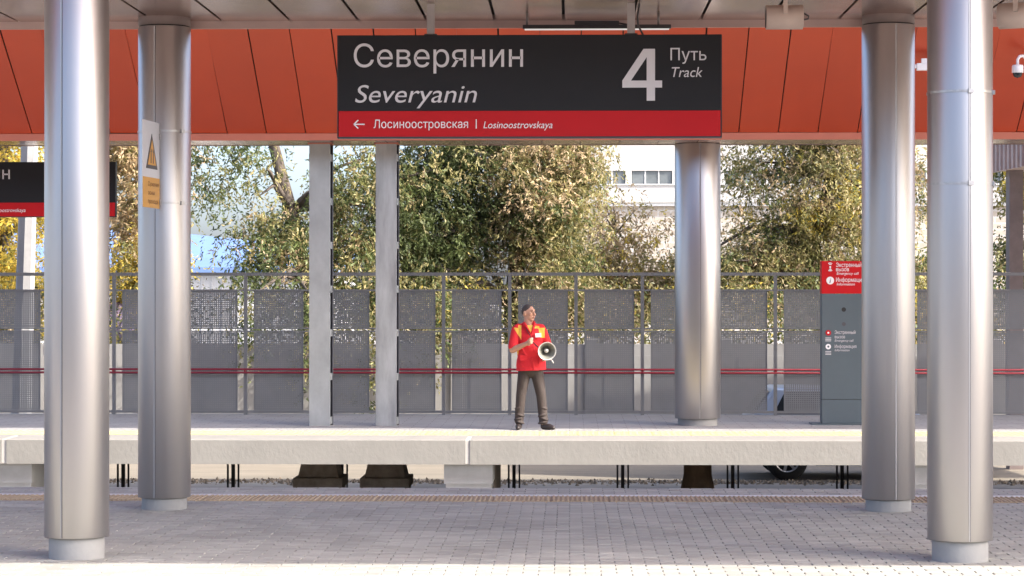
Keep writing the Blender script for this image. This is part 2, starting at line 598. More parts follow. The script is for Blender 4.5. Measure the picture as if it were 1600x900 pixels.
for x, w in ((-3.529, .35), (-2.59, .35)):
    g = MB()
    g.frustum(x - w + .06, x + w - .06, 32.3, 32.95, FZ - .72, FZ - .252, .10, .1)
    g.box(x - w, x + w, 32.2, 33.05, FZ - .86, FZ - .72)
    g.box(x - w + .03, x + w - .03, 32.25, 33.0, GZ - .02, FZ - .86)
    g.build('pedestal', M['pedestal'], far, bevel=.015)
g = MB()
g.lathe([(.19, FZ - .252), (.20, -.8), (.24, -1.0), (.22, GZ)], 20, centre=(1.82, 32.8, 0))
g.build('pedestal', M['stump'], far)  # brown bark tree trunk below the column

# ------------------------------------------------------------------ canopies
def canopy_near():
    Z = 4.06
    c = thing('platform_canopy', 'near canopy with brown-pink metal ceiling panels above the big sign', 'canopy', (0, 17.25, 0))
    xa, xb = -17, 19
    y0, y1 = -2.0, 2.0                       # relative to the centre line
    pitch = .5705
    pmesh = MB().box(.010, pitch - .014, y0 + .01, y1 - .03, 0, .02).mesh('ceiling_panel', M['ceiling'])
    k0 = int((xa + .048) / pitch)
    k1 = int((xb + .048) / pitch)
    for k in range(k0, k1):
        link('ceiling_panel', pmesh, c, (-.048 + k * pitch, 0, Z))
    MB().box(xa, xb, y0, y1, Z + .05, Z + .08).build('backing', M['ceiling_dark'], c)
    for s in (-1, 1):
        g = MB()
        ya, yb = sorted((s * 2.0, s * 1.975))
        g.box(xa, xb, ya, yb, Z - .062, Z + .06)
        g.build('edge_lip', M['lip'], c)
        g = MB()
        e = 4.86
        out = [(s * 2.005, Z - .02), (s * e, Z + .683 * (e - 2.0)), (s * e, Z + .683 * (e - 2.0) + .03), (s * 2.005, Z + .03)]
        g.prism(out if s > 0 else out[::-1], xa, xb)
        g.build('wing', M['orange'], c)
        g = MB()
        ya, yb = sorted((s * e, s * (e + .03)))
        g.box(xa, xb, ya, yb, Z + .683 * (e - 2.0) - .02, 6.07)
        g.build('fascia', M['lip'], c)
    MB().box(xa, xb, -4.86, 4.86, 6.03, 6.06).build('roof', M['roof_top'], c)
    return c

canopy_near()

def canopy_far():
    c = thing('platform_canopy', 'far canopy with a sloping row of orange red soffit panels', 'canopy', (0, 31.8, 0))
    xa, xb = -17, 20
    z0, zt = 3.985, 5.80
    run = (zt - z0) / .683
    sl = math.atan(.683)
    L = run / math.cos(sl)
    pitch = .5437
    pmesh = MB().box(.007, pitch - .007, 0, L, 0, .02).mesh('soffit_panel', M['orange'])
    k0, k1 = int((xa - 2.33) / pitch), int((xb - 2.33) / pitch)
    for k in range(k0, k1):
        # local +y of the panel climbs toward the track
        link('soffit_panel', pmesh, c, (2.33 + (k + 1) * pitch, 0, z0 + random.uniform(0, .003)), (sl + random.gauss(0, R(.12)), random.gauss(0, R(.25)), R(180)))
    g = MB()
    g.prism([(.0, z0 + .05), (-run, zt + .05), (-run, zt + .08), (.0, z0 + .08)][::-1], xa, xb)
    g.build('backing', M['ceiling_dark'], c)
    g = MB()
    g.box(xa, xb, -.005, .025, 3.888, z0 - .002)
    g.build('edge_lip', M['orange_lip'], c)
    pm2 = MB().box(.004, pitch - .004, .027, 1.12, 0, .02).mesh('ceiling_panel', M['ceiling'])
    for k in range(k0, k1):
        link('ceiling_panel', pm2, c, (2.33 + k * pitch, 0, 3.892))
    g = MB()
    g.prism([(1.125, 3.885), (1.15, 3.885), (2.1, 5.95), (2.07, 5.95)][::-1], xa, xb)
    g.build('back_panel', M['lip'], c)
    MB().box(xa, xb, -run - .03, -run, zt - .04, 5.98).build('fascia', M['orange_lip'], c)
    MB().box(xa, xb, -run, 2.1, 5.953, 5.978).build('roof', M['roof_top'], c)
    return c

canopy_far()

# ------------------------------------------------------------------ round steel columns
def column(x, y, z, r, top, ph, seam_deg, label, straps=()):
    c = thing('steel_column', label, 'column', (x, y, z), 0, 'round steel clad columns')
    g = MB()
    g.lathe([(r * .86, -.01), (r * .86, ph + .02)], 48)
    g.build('plinth', M['plinth'], c)
    g = MB()
    g.lathe([(r - .008, ph + .004), (r - .002, ph), (r, ph + .004), (r, top - .008), (r - .002, top - .004), (r * .6, top - .002)], 96)
    g.build('cladding', M['steel'], c)
    g = MB()
    g.lathe([(r * .95, top - .02), (r * .95, top + .008)], 48)
    g.build('shadow_gap', M['slit'], c)
    g = MB()
    g.lathe([(r * .90, top + .005), (r * .99, top + .006), (r * .99, top + .078)], 64)
    g.build('collar', M['collar'], c)  # brown band stands in for the column's reflection in the ceiling
    # folded seam: a narrow raised strip beside a dark slit
    def strip(a0, a1, rr, name, m):
        v, f = [], []
        for i in range(5):
            a = R(a0 + (a1 - a0) * i / 4) - math.pi / 2
            for zz in (ph + .006, top - .010):
                v.append((rr * math.cos(a), rr * math.sin(a), zz))
            for zz in (ph + .006, top - .010):
                v.append(((r - .004) * math.cos(a), (r - .004) * math.sin(a), zz))
        for i in range(4):
            b = i * 4
            f.append((b, b + 4, b + 5, b + 1))
        f.append((0, 1, 3, 2))
        f.append((16, 18, 19, 17))
        s = MB()
        s.add(v, f, 0, False)
        s.build(name, m, c)
    strip(seam_deg - 2.6, seam_deg + .1, r + .0035, 'seam', M['steel'])
    strip(seam_deg + .2, seam_deg + 1.1, r + .0008, 'slit', M['slit'])
    for zz in straps:
        g = MB()
        g.lathe([(r + .001, zz - .008), (r + .0045, zz - .008), (r + .0045, zz + .008), (r + .001, zz + .008)], 72, close=True, smooth=False)
        o = g.build('strap', M['strap'], c)
        for a in (seam_deg + 1, seam_deg + 62):
            k = MB().box(-.018, .018, -.012, .006, -.014, .014)
            t = R(a)
            k.build('buckle', M['strap'], o, ((r + .004) * math.sin(t), -(r + .004) * math.cos(t), zz), (0, 0, t))
    return c

column(-3.33, 15.5, 0, .2165, 4.02, .145, -15, 'stainless column at left nearest the camera with white plinth')
column(2.614, 15.5, 0, .2165, 4.02, .14, 8, 'stainless column at right nearest the camera with two thin straps', (3.125, 2.515))
column(-3.353, 19.0, 0, .2165, 3.985, .10, -11, 'stainless column at left carrying the warning sign on straps', (3.115, 2.525))
column(2.618, 19.0, 0, .2165, 3.985, .10, 10, 'stainless column in front of the grey and red help point')
column(1.82, 32.8, FZ, .325, 3.99, .10, 4, 'thick stainless column standing on the far platform')

# ------------------------------------------------------------------ galvanised posts
def post(x, label, gm):
    p = thing('galvanised_post', label, 'post', (x, 32.6, FZ), 0, 'galvanised box posts on the far platform')
    top = 3.99
    MB().box(-.145, .145, -.15, -.138, 0, top).box(-.145, -.137, -.138, -.06, 0, top).box(.137, .145, -.138, -.06, 0, top).build('front_channel', gm, p)
    MB().box(-.125, .165, .138, .15, 0, top).box(-.125, -.117, .06, .138, 0, top).box(.157, .165, .06, .138, 0, top).build('rear_channel', M['galv_dark'], p)  # dark colour paints the shade inside the open post
    bm_ = MB().box(-.151, -.1455, -.14, .137, 0, .1).box(.1455, .163, .04, .055, 0, .1).box(.1455, .151, -.14, .039, 0, .1).mesh('batten', M['galv'])
    z = .02
    while z < 3.9:
        link('batten', bm_, p, (0, 0, z))
        z += .62
    MB().box(-.17, .17, -.16, .17, top - .012, top).build('cap_plate', M['orange_lip'], p)

post(-3.529, 'galvanised post on the far platform, the left of the pair', M['galv'])
post(-2.588, 'galvanised post with dark stains and slotted side, the right of the pair', M['galv_stained'])

# ------------------------------------------------------------------ fence at the back of the far platform
def fence():
    f = thing('platform_fence', 'grey fence of perforated panels with a red handrail', 'fence', (0, 35.4, FZ))
    P, X0 = 1.018, -1.937
    zt = 2.166
    ks = range(-9, 12)
    pm_ = MB().box(-.026, .026, -.026, .026, 0, zt - .03).mesh('post', M['fence'])
    xa, xb = X0 + P * ks[0], X0 + P * ks[-1]
    for k in ks:
        link('post', pm_, f, (X0 + P * k, 0, 0))
    MB().box(xa, xb, -.03, .03, zt - .028, zt + .022).build('top_rail', M['fence'], f)
    for z, t in ((1.915, .013), (1.328, .011), (1.283, .011), (.045, .02)):
        MB().box(xa, xb, -.022, .012, z - t, z + t).build('rail', M['fence'], f)

    def perf(h):
        w, p = .754, .029
        g = MB()
        nx, nz = int(w / p), int(round(h / p))
        px_, pz_ = w / nx, h / nz
        hs = .0094                      # half of the solid web between two holes
        for i in range(nx + 1):
            e = hs if 0 < i < nx else .016
            g.box(i * px_ - (e if i else 0), i * px_ + (e if i < nx else 0), -.0015, .0015, 0, h)
        for j in range(nz + 1):
            e = hs if 0 < j < nz else .016
            for (ya, yb) in ((-.0018, -.0016), (.0016, .0018)):
                z0_, z1_ = j * pz_ - (e if j else 0), j * pz_ + (e if j < nz else 0)
                g.add([(0, ya, z0_), (w, ya, z0_), (w, ya, z1_), (0, ya, z1_)], [(0, 1, 2, 3)])
        # thin folded rim
        g.box(-.004, .0, -.012, .012, 0, h)
        g.box(w, w + .004, -.012, .012, 0, h)
        return g.mesh('perforated_panel', M['fence_panel'])
    up, lo = perf(.56), perf(1.20)
    for k in list(ks)[:-1]:
        x = X0 + P * k + .134
        link('perforated_panel', up, f, (x, -.005, 1.342))
        link('perforated_panel', lo, f, (x, -.005, .068))
    for z in (.700, .650):
        g = MB()
        g.tube([(xa, -.10, z), (xb, -.10, z)], .0165, 10)
        g.build('handrail', M['red_rail'], f)
    bk = MB().box(-.012, .012, -.10, -.026, .64, .71).mesh('bracket', M['red_rail'])
    for k in ks:
        link('bracket', bk, f, (X0 + P * k, 0, 0))

fence()

# ------------------------------------------------------------------ station name signs
def name_sign(loc, label, hang):
    """3.0 m wide, 0.8 m tall, origin at the lower left front corner"""
    s = thing('station_sign', label, 'sign', loc, 0, 'station name signs')
    W_, H_ = 2.996, .80
    K = .005                                  # metres for each unit of the layout below
    X = lambda p: (p - 528) * K
    Zz = lambda p: (214.5 - p) * K
    MB().box(0, W_, 0, .10, .206, H_).build('board', M['sign_dark'], s, bevel=.004)
    MB().box(0.006, W_ - .006, -.001, .10, .006, .2055).build('red_band', M['sign_red'], s)
    MB().box(-.006, W_ + .006, .004, .104, -.006, .0055).box(-.006, -.0005, .004, .104, 0.006, H_).box(W_ + .0005, W_ + .006, .004, .104, 0.006, H_).build('frame', M['sign_frame'], s)
    y = -.0035
    lettering('Северянин', X(553), X(818), Zz(104.5), Zz(68.5), y, M['letter'], s)
    lettering('Severyanin', X(555), X(746), Zz(160), Zz(131.5), y, M['letter'], s, .22, -.016)
    g = MB()
    for poly in ([(1011, 158), (1024, 158), (1024, 77), (1011, 77)], [(1024, 137.5), (1035, 137.5), (1035, 126.5), (1024, 126.5)],
                 [(973, 137.5), (1011, 137.5), (1011, 126.5), (973, 126.5)], [(973, 126.5), (986.5, 126.5), (1011, 90), (1011, 77), (1006, 77)]):
        g.add([(X(a), y, Zz(b)) for a, b in poly], [tuple(range(len(poly)))])
    g.build('lettering', M['letter'], s)
    lettering('Путь', X(1048), X(1104), Zz(95), Zz(76), y, M['letter'], s)
    lettering('Track', X(1050), X(1098), Zz(121), Zz(105), y, M['letter'], s, .22, -.016)
    lettering('Лосиноостровская', X(584), X(732), Zz(200), Zz(187), y, M['letter_white'], s)
    lettering('Losinoostrovskaya', X(756), X(864), Zz(200.5), Zz(189.5), y, M['letter_white'], s, .22)
    MB().box(X(744), X(745.6), -.005, -.0012, Zz(201), Zz(186.5)).build('lettering', M['letter_white'], s)
    g = MB()
    g.box(X(554.5), X(570), -.005, -.0012, Zz(194.9), Zz(193.1))
    for sgn in (1, -1):
        a = (X(553.4), Zz(194))
        b = (X(560), Zz(194 - sgn * 6.6))
        d = Vector((b[0] - a[0], b[1] - a[1])).normalized()
        nn = Vector((-d.y, d.x)) * .0048
        p = [(a[0] + nn.x, a[1] + nn.y), (a[0] - nn.x, a[1] - nn.y), (b[0] - nn.x, b[1] - nn.y), (b[0] + nn.x, b[1] + nn.y)]
        yy = -.0052 if sgn > 0 else -.0056
        g.add([(q[0], yy, q[1]) for q in p], [(0, 1, 2, 3) if sgn > 0 else (3, 2, 1, 0)])
    g.build('arrow', M['letter_white'], s)
    for hx in (.725, 2.295):
        MB().box(hx - .03, hx + .03, .03, .07, H_, H_ + hang).build('hanger', M['hanger'], s)
        MB().box(hx - .05, hx + .05, .02, .08, H_, H_ + .012).build('bracket', M['dark_grey'], s)
    g = MB()
    g.tube([(2.36, .06, H_ + hang), (2.345, .05, H_ + hang * .6), (2.35, .04, H_ + hang * .3), (2.39, .05, H_)], .008, 6)
    g.build('cable', M['dark_grey'], s)
    return s

name_sign((-1.813, 18.0, 3.004), 'large dark and red station name sign hanging from the near canopy', .25)
name_sign((-9.62, 33.45, 2.887), 'farther dark and red name sign cut by the left picture edge', .21)

# ------------------------------------------------------------------ linear lamp, loudspeakers, cameras
lamp = thing('strip_lamp', 'thin lit strip lamp hanging under the near ceiling behind the sign', 'lamp', (.221, 18.7, 3.925))
MB().box(-.60, .60, -.035, .035, .004, .034).build('housing', M['dark_grey'], lamp)
MB().box(-.585, .585, -.028, .028, -.004, .003).build('diffuser', M['led'], lamp)
for x in (-.565, .50):
    MB().tube([(x, 0, .034), (x, 0, .136)], .010, 8).build('rod', M['hanger'], lamp)
MB().box(-.18, .18, -.03, .03, .036, .066).build('driver_box', M['dark_grey'], lamp)
MB().tube([(.18, 0, .05), (.24, 0, .04), (.27, 0, .036)], .006, 6).build('cable', M['dark_grey'], lamp)

def loudspeaker(loc, rz, label):
    s = thing('loudspeaker', label, 'loudspeaker', loc, rz, 'loudspeakers under the near ceiling')
    g = MB()
    r = .092
    prof = [(r * .90, -.14), (r, -.138), (r, .138), (r * .90, .14)]
    seg = 28
    v, f = [], []
    for rr, xx in prof:
        for k in range(seg):
            t = 2 * math.pi * k / seg
            v.append((xx, rr * math.cos(t), rr * math.sin(t)))
    for i in range(3):
        for k in range(seg):
            k2 = (k + 1) % seg
            f.append((i * seg + k, (i + 1) * seg + k, (i + 1) * seg + k2, i * seg + k2))
    g.add(v, f, 0, True)
    g.build('housing', M['beige'], s)
    for xx in (-.138, .138):
        q = MB()
        q.tube([(xx - .001, 0, 0), (xx + .001, 0, 0)], r * .9, 28)
        q.build('grille', M['dark_grey'], s)
    MB().box(-.016, .016, -r - .014, -r - .004, .02, .27).box(-.016, .016, -r - .004, .0, .255, .27).build('bracket', M['beige'], s)
    MB().tube([(-.016, -r - .002, .03), (.016, -r - .002, .03)], .012, 10).build('bolt', M['strap'], s)
    MB().tube([(.138, 0, -.02), (.18, .0, -.012), (.185, 0, .01), (.15, 0, .03)], .007, 6).build('cable', M['dark_grey'], s)

loudspeaker((1.627, 17.5, 3.875), 0, 'beige loudspeaker right of the big sign under the ceiling')
loudspeaker((3.20, 16.5, 3.765), R(-24), 'beige loudspeaker at the top right picture corner')

cctv = thing('dome_camera', 'white dome security camera below the orange soffit at right edge', 'camera', (5.861, 30.3, 4.66))
MB().lathe([(.0, .10), (.065, .10), (.075, .085), (.075, .0), (.066, -.005)], 24).build('housing', M['white_plastic'], cctv)
MB().lathe([(.064, -.002), (.060, -.03), (.042, -.058), (.0, -.07)], 24).build('dome', M['car_glass'], cctv)
MB().tube([(0, 0, .10), (0, 0, .17), (.03, .02, .215), (.08, .05, .225), (.13, .10, .19), (.15, .14, .14)], .020, 10).build('arm', M['white_plastic'], cctv)
tag(MB().box(-.16, .16, -.04, .04, -.05, .045).box(-.2, -.16, -.03, .03, -.02, .03).box(-.10, .10, -.02, .02, .045, .11).build('light_fitting', M['white_plastic'], None, (4.72, 30.4, 4.75), (0, 0, 0), .006),
    'small white box fitting on the orange soffit between the right columns', 'light')

# ------------------------------------------------------------------ warning sign on the left rear column
ws = thing('warning_sign', 'narrow white and yellow warning sign fixed edge-on to the left column', 'sign', (-3.404, 18.3, 2.474))
ang = math.atan2(.5, .05)
ws.rotation_euler = (0, 0, ang)              # local +x runs from the free edge to the column, face looks along -y
MB().box(0, .49, 0, .006, .0, .70).build('plate', M['sign_white'], ws)
MB().box(.0, .49, -.0015, -.0005, .0, .245).build('yellow_field', M['sign_yellow'], ws)
tri = [(.09, .315), (.42, .315), (.255, .60)]
g = MB()
g.prism_xz(tri, -.003, -.001)
g.build('triangle', M['sign_frame'], ws)
g = MB()
g.prism_xz([(.135, .345), (.375, .345), (.255, .55)], -.0045, -.0032)
g.build('triangle_field', M['sign_yellow'], ws)
g = MB()
g.box(.215, .232, -.006, -.0047, .36, .45)
g.box(.278, .295, -.006, -.0047, .36, .45)
g.prism_xz([(.205, .45), (.242, .45), (.236, .478)], -.006, -.0047)
g.prism_xz([(.268, .45), (.305, .45), (.274, .478)], -.006, -.0047)
g.build('symbol', M['sign_frame'], ws)
brown = mat('sign_brown', (0.16, 0.06, 0.012, 1), 0.6)
for body, xa, xb, zb in (('Сужение', .14, .45, .175), ('зоны', .14, .33, .105), ('прохода', .14, .43, .035)):
    lettering(body, xa, xb, zb, zb + .036, -.004, brown, ws)
for zz in (.585, .05):
    MB().box(.47, .535, -.012, .018, zz - .022, zz + .028).build('bracket', M['strap'], ws)

# ------------------------------------------------------------------ help point
kx, kz = 3.59, FZ
ki = thing('help_point', 'tall grey help point with a red top panel on the far platform', 'kiosk', (kx, 32.9, kz))
KW, KH = .655, 2.33
MB().box(0, KW, 0, .22, .36, 1.862).build('body', M['kiosk'], ki, bevel=.004)
MB().box(0, KW, 0, .22, .018, .354).build('lower_panel', M['kiosk'], ki, bevel=.004)
MB().box(.004, KW - .004, .006, .21, .352, .362).build('joint', M['slit'], ki)
MB().box(-.002, KW + .002, -.002, .222, 1.866, KH).build('top_panel', M['sign_red'], ki, bevel=.003)
MB().box(-.145, KW + .145, -.12, .36, 0, .018).build('base_plate', M['kiosk'], ki)
S = 1 / 108.9
X = lambda p: (p - 1284) * S
Zk = lambda p: (664.5 - p) * S
y = -.0045
for body, xa, xb, zb, zt, sh, bo in (('Экстренный', 1306, 1345, 420, 413.5, 0, .02), ('вызов', 1306, 1326, 426.6, 420.6, 0, .02), ('Emergency call', 1307, 1341, 432, 427.8, .2, .01),
                                     ('Информация', 1306, 1349.5, 443, 436.5, 0, .02), ('Information', 1307, 1335, 448.6, 444.4, .2, .01)):
    lettering(body, X(xa), X(xb), Zk(zb), Zk(zt), y - .002, M['letter_white'], ki, sh, bo)
for body, xa, xb, zb, zt, sh, bo in (('Экстренный', 1304, 1336, 523.8, 518.5, 0, .015), ('вызов', 1304, 1320, 530.6, 525.6, 0, .015), ('Emergency call', 1304, 1333, 535.8, 532.2, .2, .01),
                                     ('Информация', 1304, 1337.5, 545.6, 540.4, 0, .015), ('Information', 1304, 1327, 550.6, 547, .2, .01)):
    lettering(body, X(xa), X(xb), Zk(zb), Zk(zt), y + .002, M['letter'], ki, sh, bo)

def disc(px, py, r, m, name, dy=-.004):
    g = MB()
    g.tube([(X(px), dy, Zk(py)), (X(px), .002, Zk(py))], r * S, 24)
    return g.build(name, m, ki)
disc(1297, 441, 6, M['letter_white'], 'information_symbol', -.006)
lettering('i', X(1295.8), X(1298.2), Zk(445), Zk(437.5), -.008, M['sign_dark'], ki, .15, .02)
g = MB()
g.tube([(X(1297), -.006, Zk(420)), (X(1297), -.003, Zk(420))], 1.5 * S, 12)
for rr in (3.4, 5.6):
    for a0 in (60, 240):
        for i in range(6):
            a, b = R(a0 + i * 10), R(a0 + i * 10 + 10)
            v = []
            for t, q in ((a, rr), (b, rr), (b, rr + 1.1), (a, rr + 1.1)):
                v.append((X(1297) + q * S * math.cos(t), -.006, Zk(420) + q * S * math.sin(t)))
            g.add(v, [(3, 2, 1, 0)])
g.box(X(1296.4), X(1297.6), -.006, -.003, Zk(426), Zk(421.6))
g.build('call_symbol', M['letter_white'], ki)
disc(1294, 522, 4.2, M['sign_red'], 'call_button', -.008)
disc(1294, 522, 1.5, M['letter_white'], 'call_button_mark', -.009)
disc(1294, 543.5, 4.2, M['letter_white'], 'information_button', -.008)
disc(1294, 543.5, 1.6, M['kiosk'], 'information_button_mark', -.009)
for py in (530, 532.4, 534.6, 551, 553.4, 555.6):
    MB().box(X(1289.5), X(1298.5), -.002, -.0006, Zk(py + .5), Zk(py - .5)).build('small_print', M['letter'], ki)
disc(1318, 486, 3.4, M['slit'], 'camera_lens', -.003)
disc(1318, 508.5, 3.0, M['galv_dark'], 'microphone', -.002)

# ------------------------------------------------------------------ things beyond the platform
w = thing('concrete_wall', 'pale concrete wall of panels and posts beyond the road', 'wall', (0, 43.0, GZ))
pw = MB().box(.11, 2.39, -.06, .06, 0, 2.06).frustum(.25, 2.25, -.085, -.06, .25, 1.85, 0, .0).mesh('panel', M['wall_white'])
pp = MB().cbox(-.11, .11, -.12, .10, 0, 2.18, .03).mesh('post', M['wall_white'])
for k in range(-8, 9):
    link('panel', pw, w, (2.5 * k + .4, 0, 0))
    link('post', pp, w, (2.5 * k + .4, 0, 0))

pole = thing('utility_pole', 'leaning grey concrete pole behind the fence at far left', 'pole', (-9.0, 37.5, GZ))
g = MB()
g.tube([(0.0, 0, -.05), (.12, 0, 4), (.235, 0, 7.6)], [.175, .15, .125], 8, smooth=False)
g.build('shaft', M['pole'], pole)
MB().box(.19, .27, -.5, .5, 7.2, 7.3).build('cross_arm', M['galv_dark'], pole)

# parked car: tail at left
def car():
    c = thing('parked_car', 'pale blue car parked behind the fence beside the help point', 'car', (2.85, 37.15, GZ))
    Wd = 1.72
    body = [(.02, .38), (.0, .62), (.03, .98), (.16, 1.02), (1.0, 1.00), (2.75, .98), (3.55, .90), (3.98, .74), (4.08, .52), (4.05, .28), (3.75, .22),
            (3.70, .24), (3.62, .46), (3.45, .60), (3.25, .64), (3.05, .60), (2.88, .46), (2.80, .24),
            (1.10, .24), (1.02, .46), (.85, .60), (.65, .64), (.45, .60), (.28, .46), (.20, .26)]
    g = MB()
    g.prism_xz(body, 0, Wd)
    g.build('body', M['car_paint'], c, bevel=.03)
    g = MB()
    lower = [(.10, 1.0), (3.0, .97)]
    n = 0
    ins = .16
    v = [(.08, .03, 1.0), (2.95, .03, .975), (2.10, ins, 1.47), (.45, ins, 1.49),
         (.08, Wd - .03, 1.0), (2.95, Wd - .03, .975), (2.10, Wd - ins, 1.47), (.45, Wd - ins, 1.49)]
    g.add(v, [(0, 1, 2, 3), (5, 4, 7, 6), (3, 2, 6, 7), (1, 5, 6, 2), (4, 0, 3, 7), (0, 4, 5, 1)])
    g.build('cabin', M['car_paint'], c, bevel=.04)
    def side_glass(pts, y_out):
        q = []
        for x, z in pts:
            t = (z - 1.0) / .48
            q.append((x, .03 + (ins - .03) * t - y_out, z))
        return q
    for pts in ([(.42, 1.05), (1.32, 1.05), (1.32, 1.42), (.62, 1.42)], [(1.40, 1.05), (2.60, 1.04), (2.06, 1.41), (1.40, 1.42)]):
        q = side_glass(pts, .012)
        r_ = [(x, yy + .02, z) for x, yy, z in q]
        g = MB()
        g.add(q + r_, [(0, 1, 2, 3), (0, 4, 5, 1), (1, 5, 6, 2), (2, 6, 7, 3), (3, 7, 4, 0)])
        g.build('window', M['car_glass'], c)
    g = MB()
    g.add([(.10, .2, 1.06), (.10, Wd - .2, 1.06), (.40, Wd - .28, 1.42), (.40, .28, 1.42)], [(0, 1, 2, 3)])
    g.xform(Matrix.Translation((-.018, 0, .012)))
    g.build('rear_window', M['car_glass'], c)
    for yy in (-.012, Wd - .2):
        MB().box(-.012, .34, yy, yy + .21, .80, .97).build('tail_light', M['tail_light'], c, bevel=.01)
    MB().box(-.06, .02, .05, Wd - .05, .36, .56).build('bumper', M['car_paint'], c, bevel=.02)
    MB().box(1.5, 1.66, -.015, .0, .86, .885).build('door_handle', M['car_paint'], c)
    for x in (.65, 3.25):
        for yy, s in ((.09, -1), (Wd - .09, 1)):
            wh = link('wheel', MB().lathe([(.20, -.09), (.315, -.095), (.335, -.06), (.335, .06), (.315, .095), (.20, .09)], 32).mesh('wheel', M['tyre']), c, (x, yy, .335), (R(90), 0, 0))
            g = MB()
            g.lathe([(.205, s * -.04), (.205, s * -.085), (.185, s * -.085), (.18, s * -.03)][:4], 28)
            for k in range(7):
                a = 2 * math.pi * k / 7
                b = MB().box(.02, .19, -.022, .022, -.012, .012)
                b.xform(Matrix.Translation((0, 0, s * -.07 * 1)) @ Matrix.Rotation(a, 4, 'Z'))
                g.add(b.v, b.f)
            g.tube([(0, 0, s * -.05), (0, 0, s * -.092)], .05, 12)
            rim = g.build('rim', M['alloy'], wh)
            MB().tube([(0, 0, -.02), (0, 0, .02)], .2, 24).build('hub_back', M['slit'], wh)

car()

# small tiled-roof hut behind the left columns
hut = thing('tiled_hut', 'small white hut with a purple tiled roof between the left columns', 'hut', (-10.1, 49.0, GZ))
MB().box(-.75, .75, .25, 3.0, 0, 2.25).build('wall', M['siding'], hut)
rf = MB().prism([(-.05, 2.12), (1.62, 2.78), (3.3, 2.12), (3.3, 2.06), (1.62, 2.72), (-.05, 2.06)], -.9, .9).build('roof', M['tile'], hut)
tl = MB()
tl.tube([(0, 0, 0), (0, .46, .182)], .055, 8)
tmesh = tl.mesh('roof_tile', M['tile'])
for i in range(15):
    for j in range(4):
        link('roof_tile', tmesh, rf, (-.84 + i * .12, -.04 + j * .42, 2.135 + j * .166 + .004 * (i % 2)))

# blue-roofed shed
sh = thing('blue_roofed_shed', 'white shed with pale blue roof behind the left tree', 'shed', (-17.0, 90, GZ))
MB().box(-8, 7.5, 0, 12, 0, 3.75).build('wall', M['siding'], sh)
bm2 = MB().box(-.03, .03, -.04, -.001, 0, 3.74).mesh('siding_rib', M['siding'])
for k in range(38):
    link('siding_rib', bm2, sh, (-7.8 + k * .4, 0, 0))
g = MB()
g.add([(-8.4, -.5, 3.78), (8.0, -.5, 3.78), (8.0, 12, 4.55), (-8.4, 12, 6.3), (-8.4, -.5, 3.98), (8.0, -.5, 3.98), (8.0, 12, 4.75), (-8.4, 12, 6.5)],
      [(0, 3, 2, 1), (4, 5, 6, 7), (0, 1, 5, 4), (1, 2, 6, 5), (2, 3, 7, 6), (3, 0, 4, 7)])
g.build('roof', M['blue_roof'], sh)

# long white works building
bd = thing('white_works_building', 'long white building with strip windows behind the trees at right', 'building', (0, 200, GZ))
bz = -GZ
MB().box(1.0, 75, .6, 40, 0, 9.2 + bz).build('lower_wall', M['building_brick'], bd)
MB().box(.6, 75.4, .2, 40, 9.2 + bz, 9.5 + bz).build('ledge', M['window_frame'], bd)
MB().box(.8, 75, .0, 40, 9.5 + bz, 11.05 + bz).build('spandrel', M['building'], bd)
MB().box(.8, 75, .0, 40, 12.25 + bz, 17.5 + bz).build('upper_wall', M['building'], bd)
MB().box(.8, 75, .35, 40, 11.05 + bz, 12.25 + bz).build('band_back', M['dark_grey'], bd)
MB().box(.5, 75.3, -.12, .0, 11.0 + bz, 11.1 + bz).build('sill', M['window_frame'], bd)
MB().box(.5, 75.3, -.3, 40, 17.5 + bz, 17.9 + bz).build('parapet', M['window_frame'], bd)
x = 1.0
bay = 4.05
pn = MB().box(.05, 1.12, .16, .20, 11.1 + bz, 12.22 + bz).mesh('pane', M['window'])
fr = MB().box(-.05, .05, .10, .25, 11.05 + bz, 12.25 + bz).mesh('window_mullion', M['window_frame'])
pr = MB().box(0, .55, .002, .3, 11.05 + bz, 12.25 + bz).mesh('wall_pier', M['building'])
for b in range(18):
    xb_ = 1.35 + b * bay
    link('wall_pier', pr, bd, (xb_ - .55, 0, 0))
    for k in range(3):
        link('pane', pn, bd, (xb_ + k * 1.166, 0, 0))
        if k:
            link('window_mullion', fr, bd, (xb_ + k * 1.166, 0, 0))

# block of flats added out of view to dull the sky mirrored in the steel
fl = thing('unseen_reflection_block', 'long grey block added unseen behind the photographer for column reflections', 'building', (0, -60, GZ))
MB().box(-90, 90, -12, 0, 0, 13.0).build('wall', M['reflection_wall'], fl)
MB().box(-90.3, 90.3, -12.3, .3, 13.0, 13.4).build('roof', M['roof_top'], fl)
wm = MB().box(-.7, .7, .005, .04, 0, 1.5).mesh('window', M['window'])
for i in range(40):
    for j in range(4):
        link('window', wm, fl, (-87.75 + i * 4.5, 0, 1.2 + 3.0 * j))

# stair pavilion at the right edge
pv = thing('stair_pavilion', 'brown ribbed pavilion roof with a dark column at the right edge', 'pavilion', (7.30, 40.0, GZ))
pv.rotation_euler = (0, 0, R(-86))          # local +x runs toward the tracks along the ribbed face
MB().box(0, 5.0, .06, 6.0, 5.12, 7.2).build('roof', M['pavilion'], pv)
MB().box(-.02, 5.02, .02, .058, 5.10, 7.22).build('fascia', M['pavilion'], pv)
rb = MB().box(-.02, .02, -.02, .02, 5.10, 7.22).mesh('rib', M['rib'])
for k in range(19):
    link('rib', rb, pv, (.08 + k * .27, 0, 0))
for lx in (.35, 4.4):
    MB().box(lx - .12, lx + .12, .18, .42, 0, 5.12).build('pillar', M['pillar'], pv)

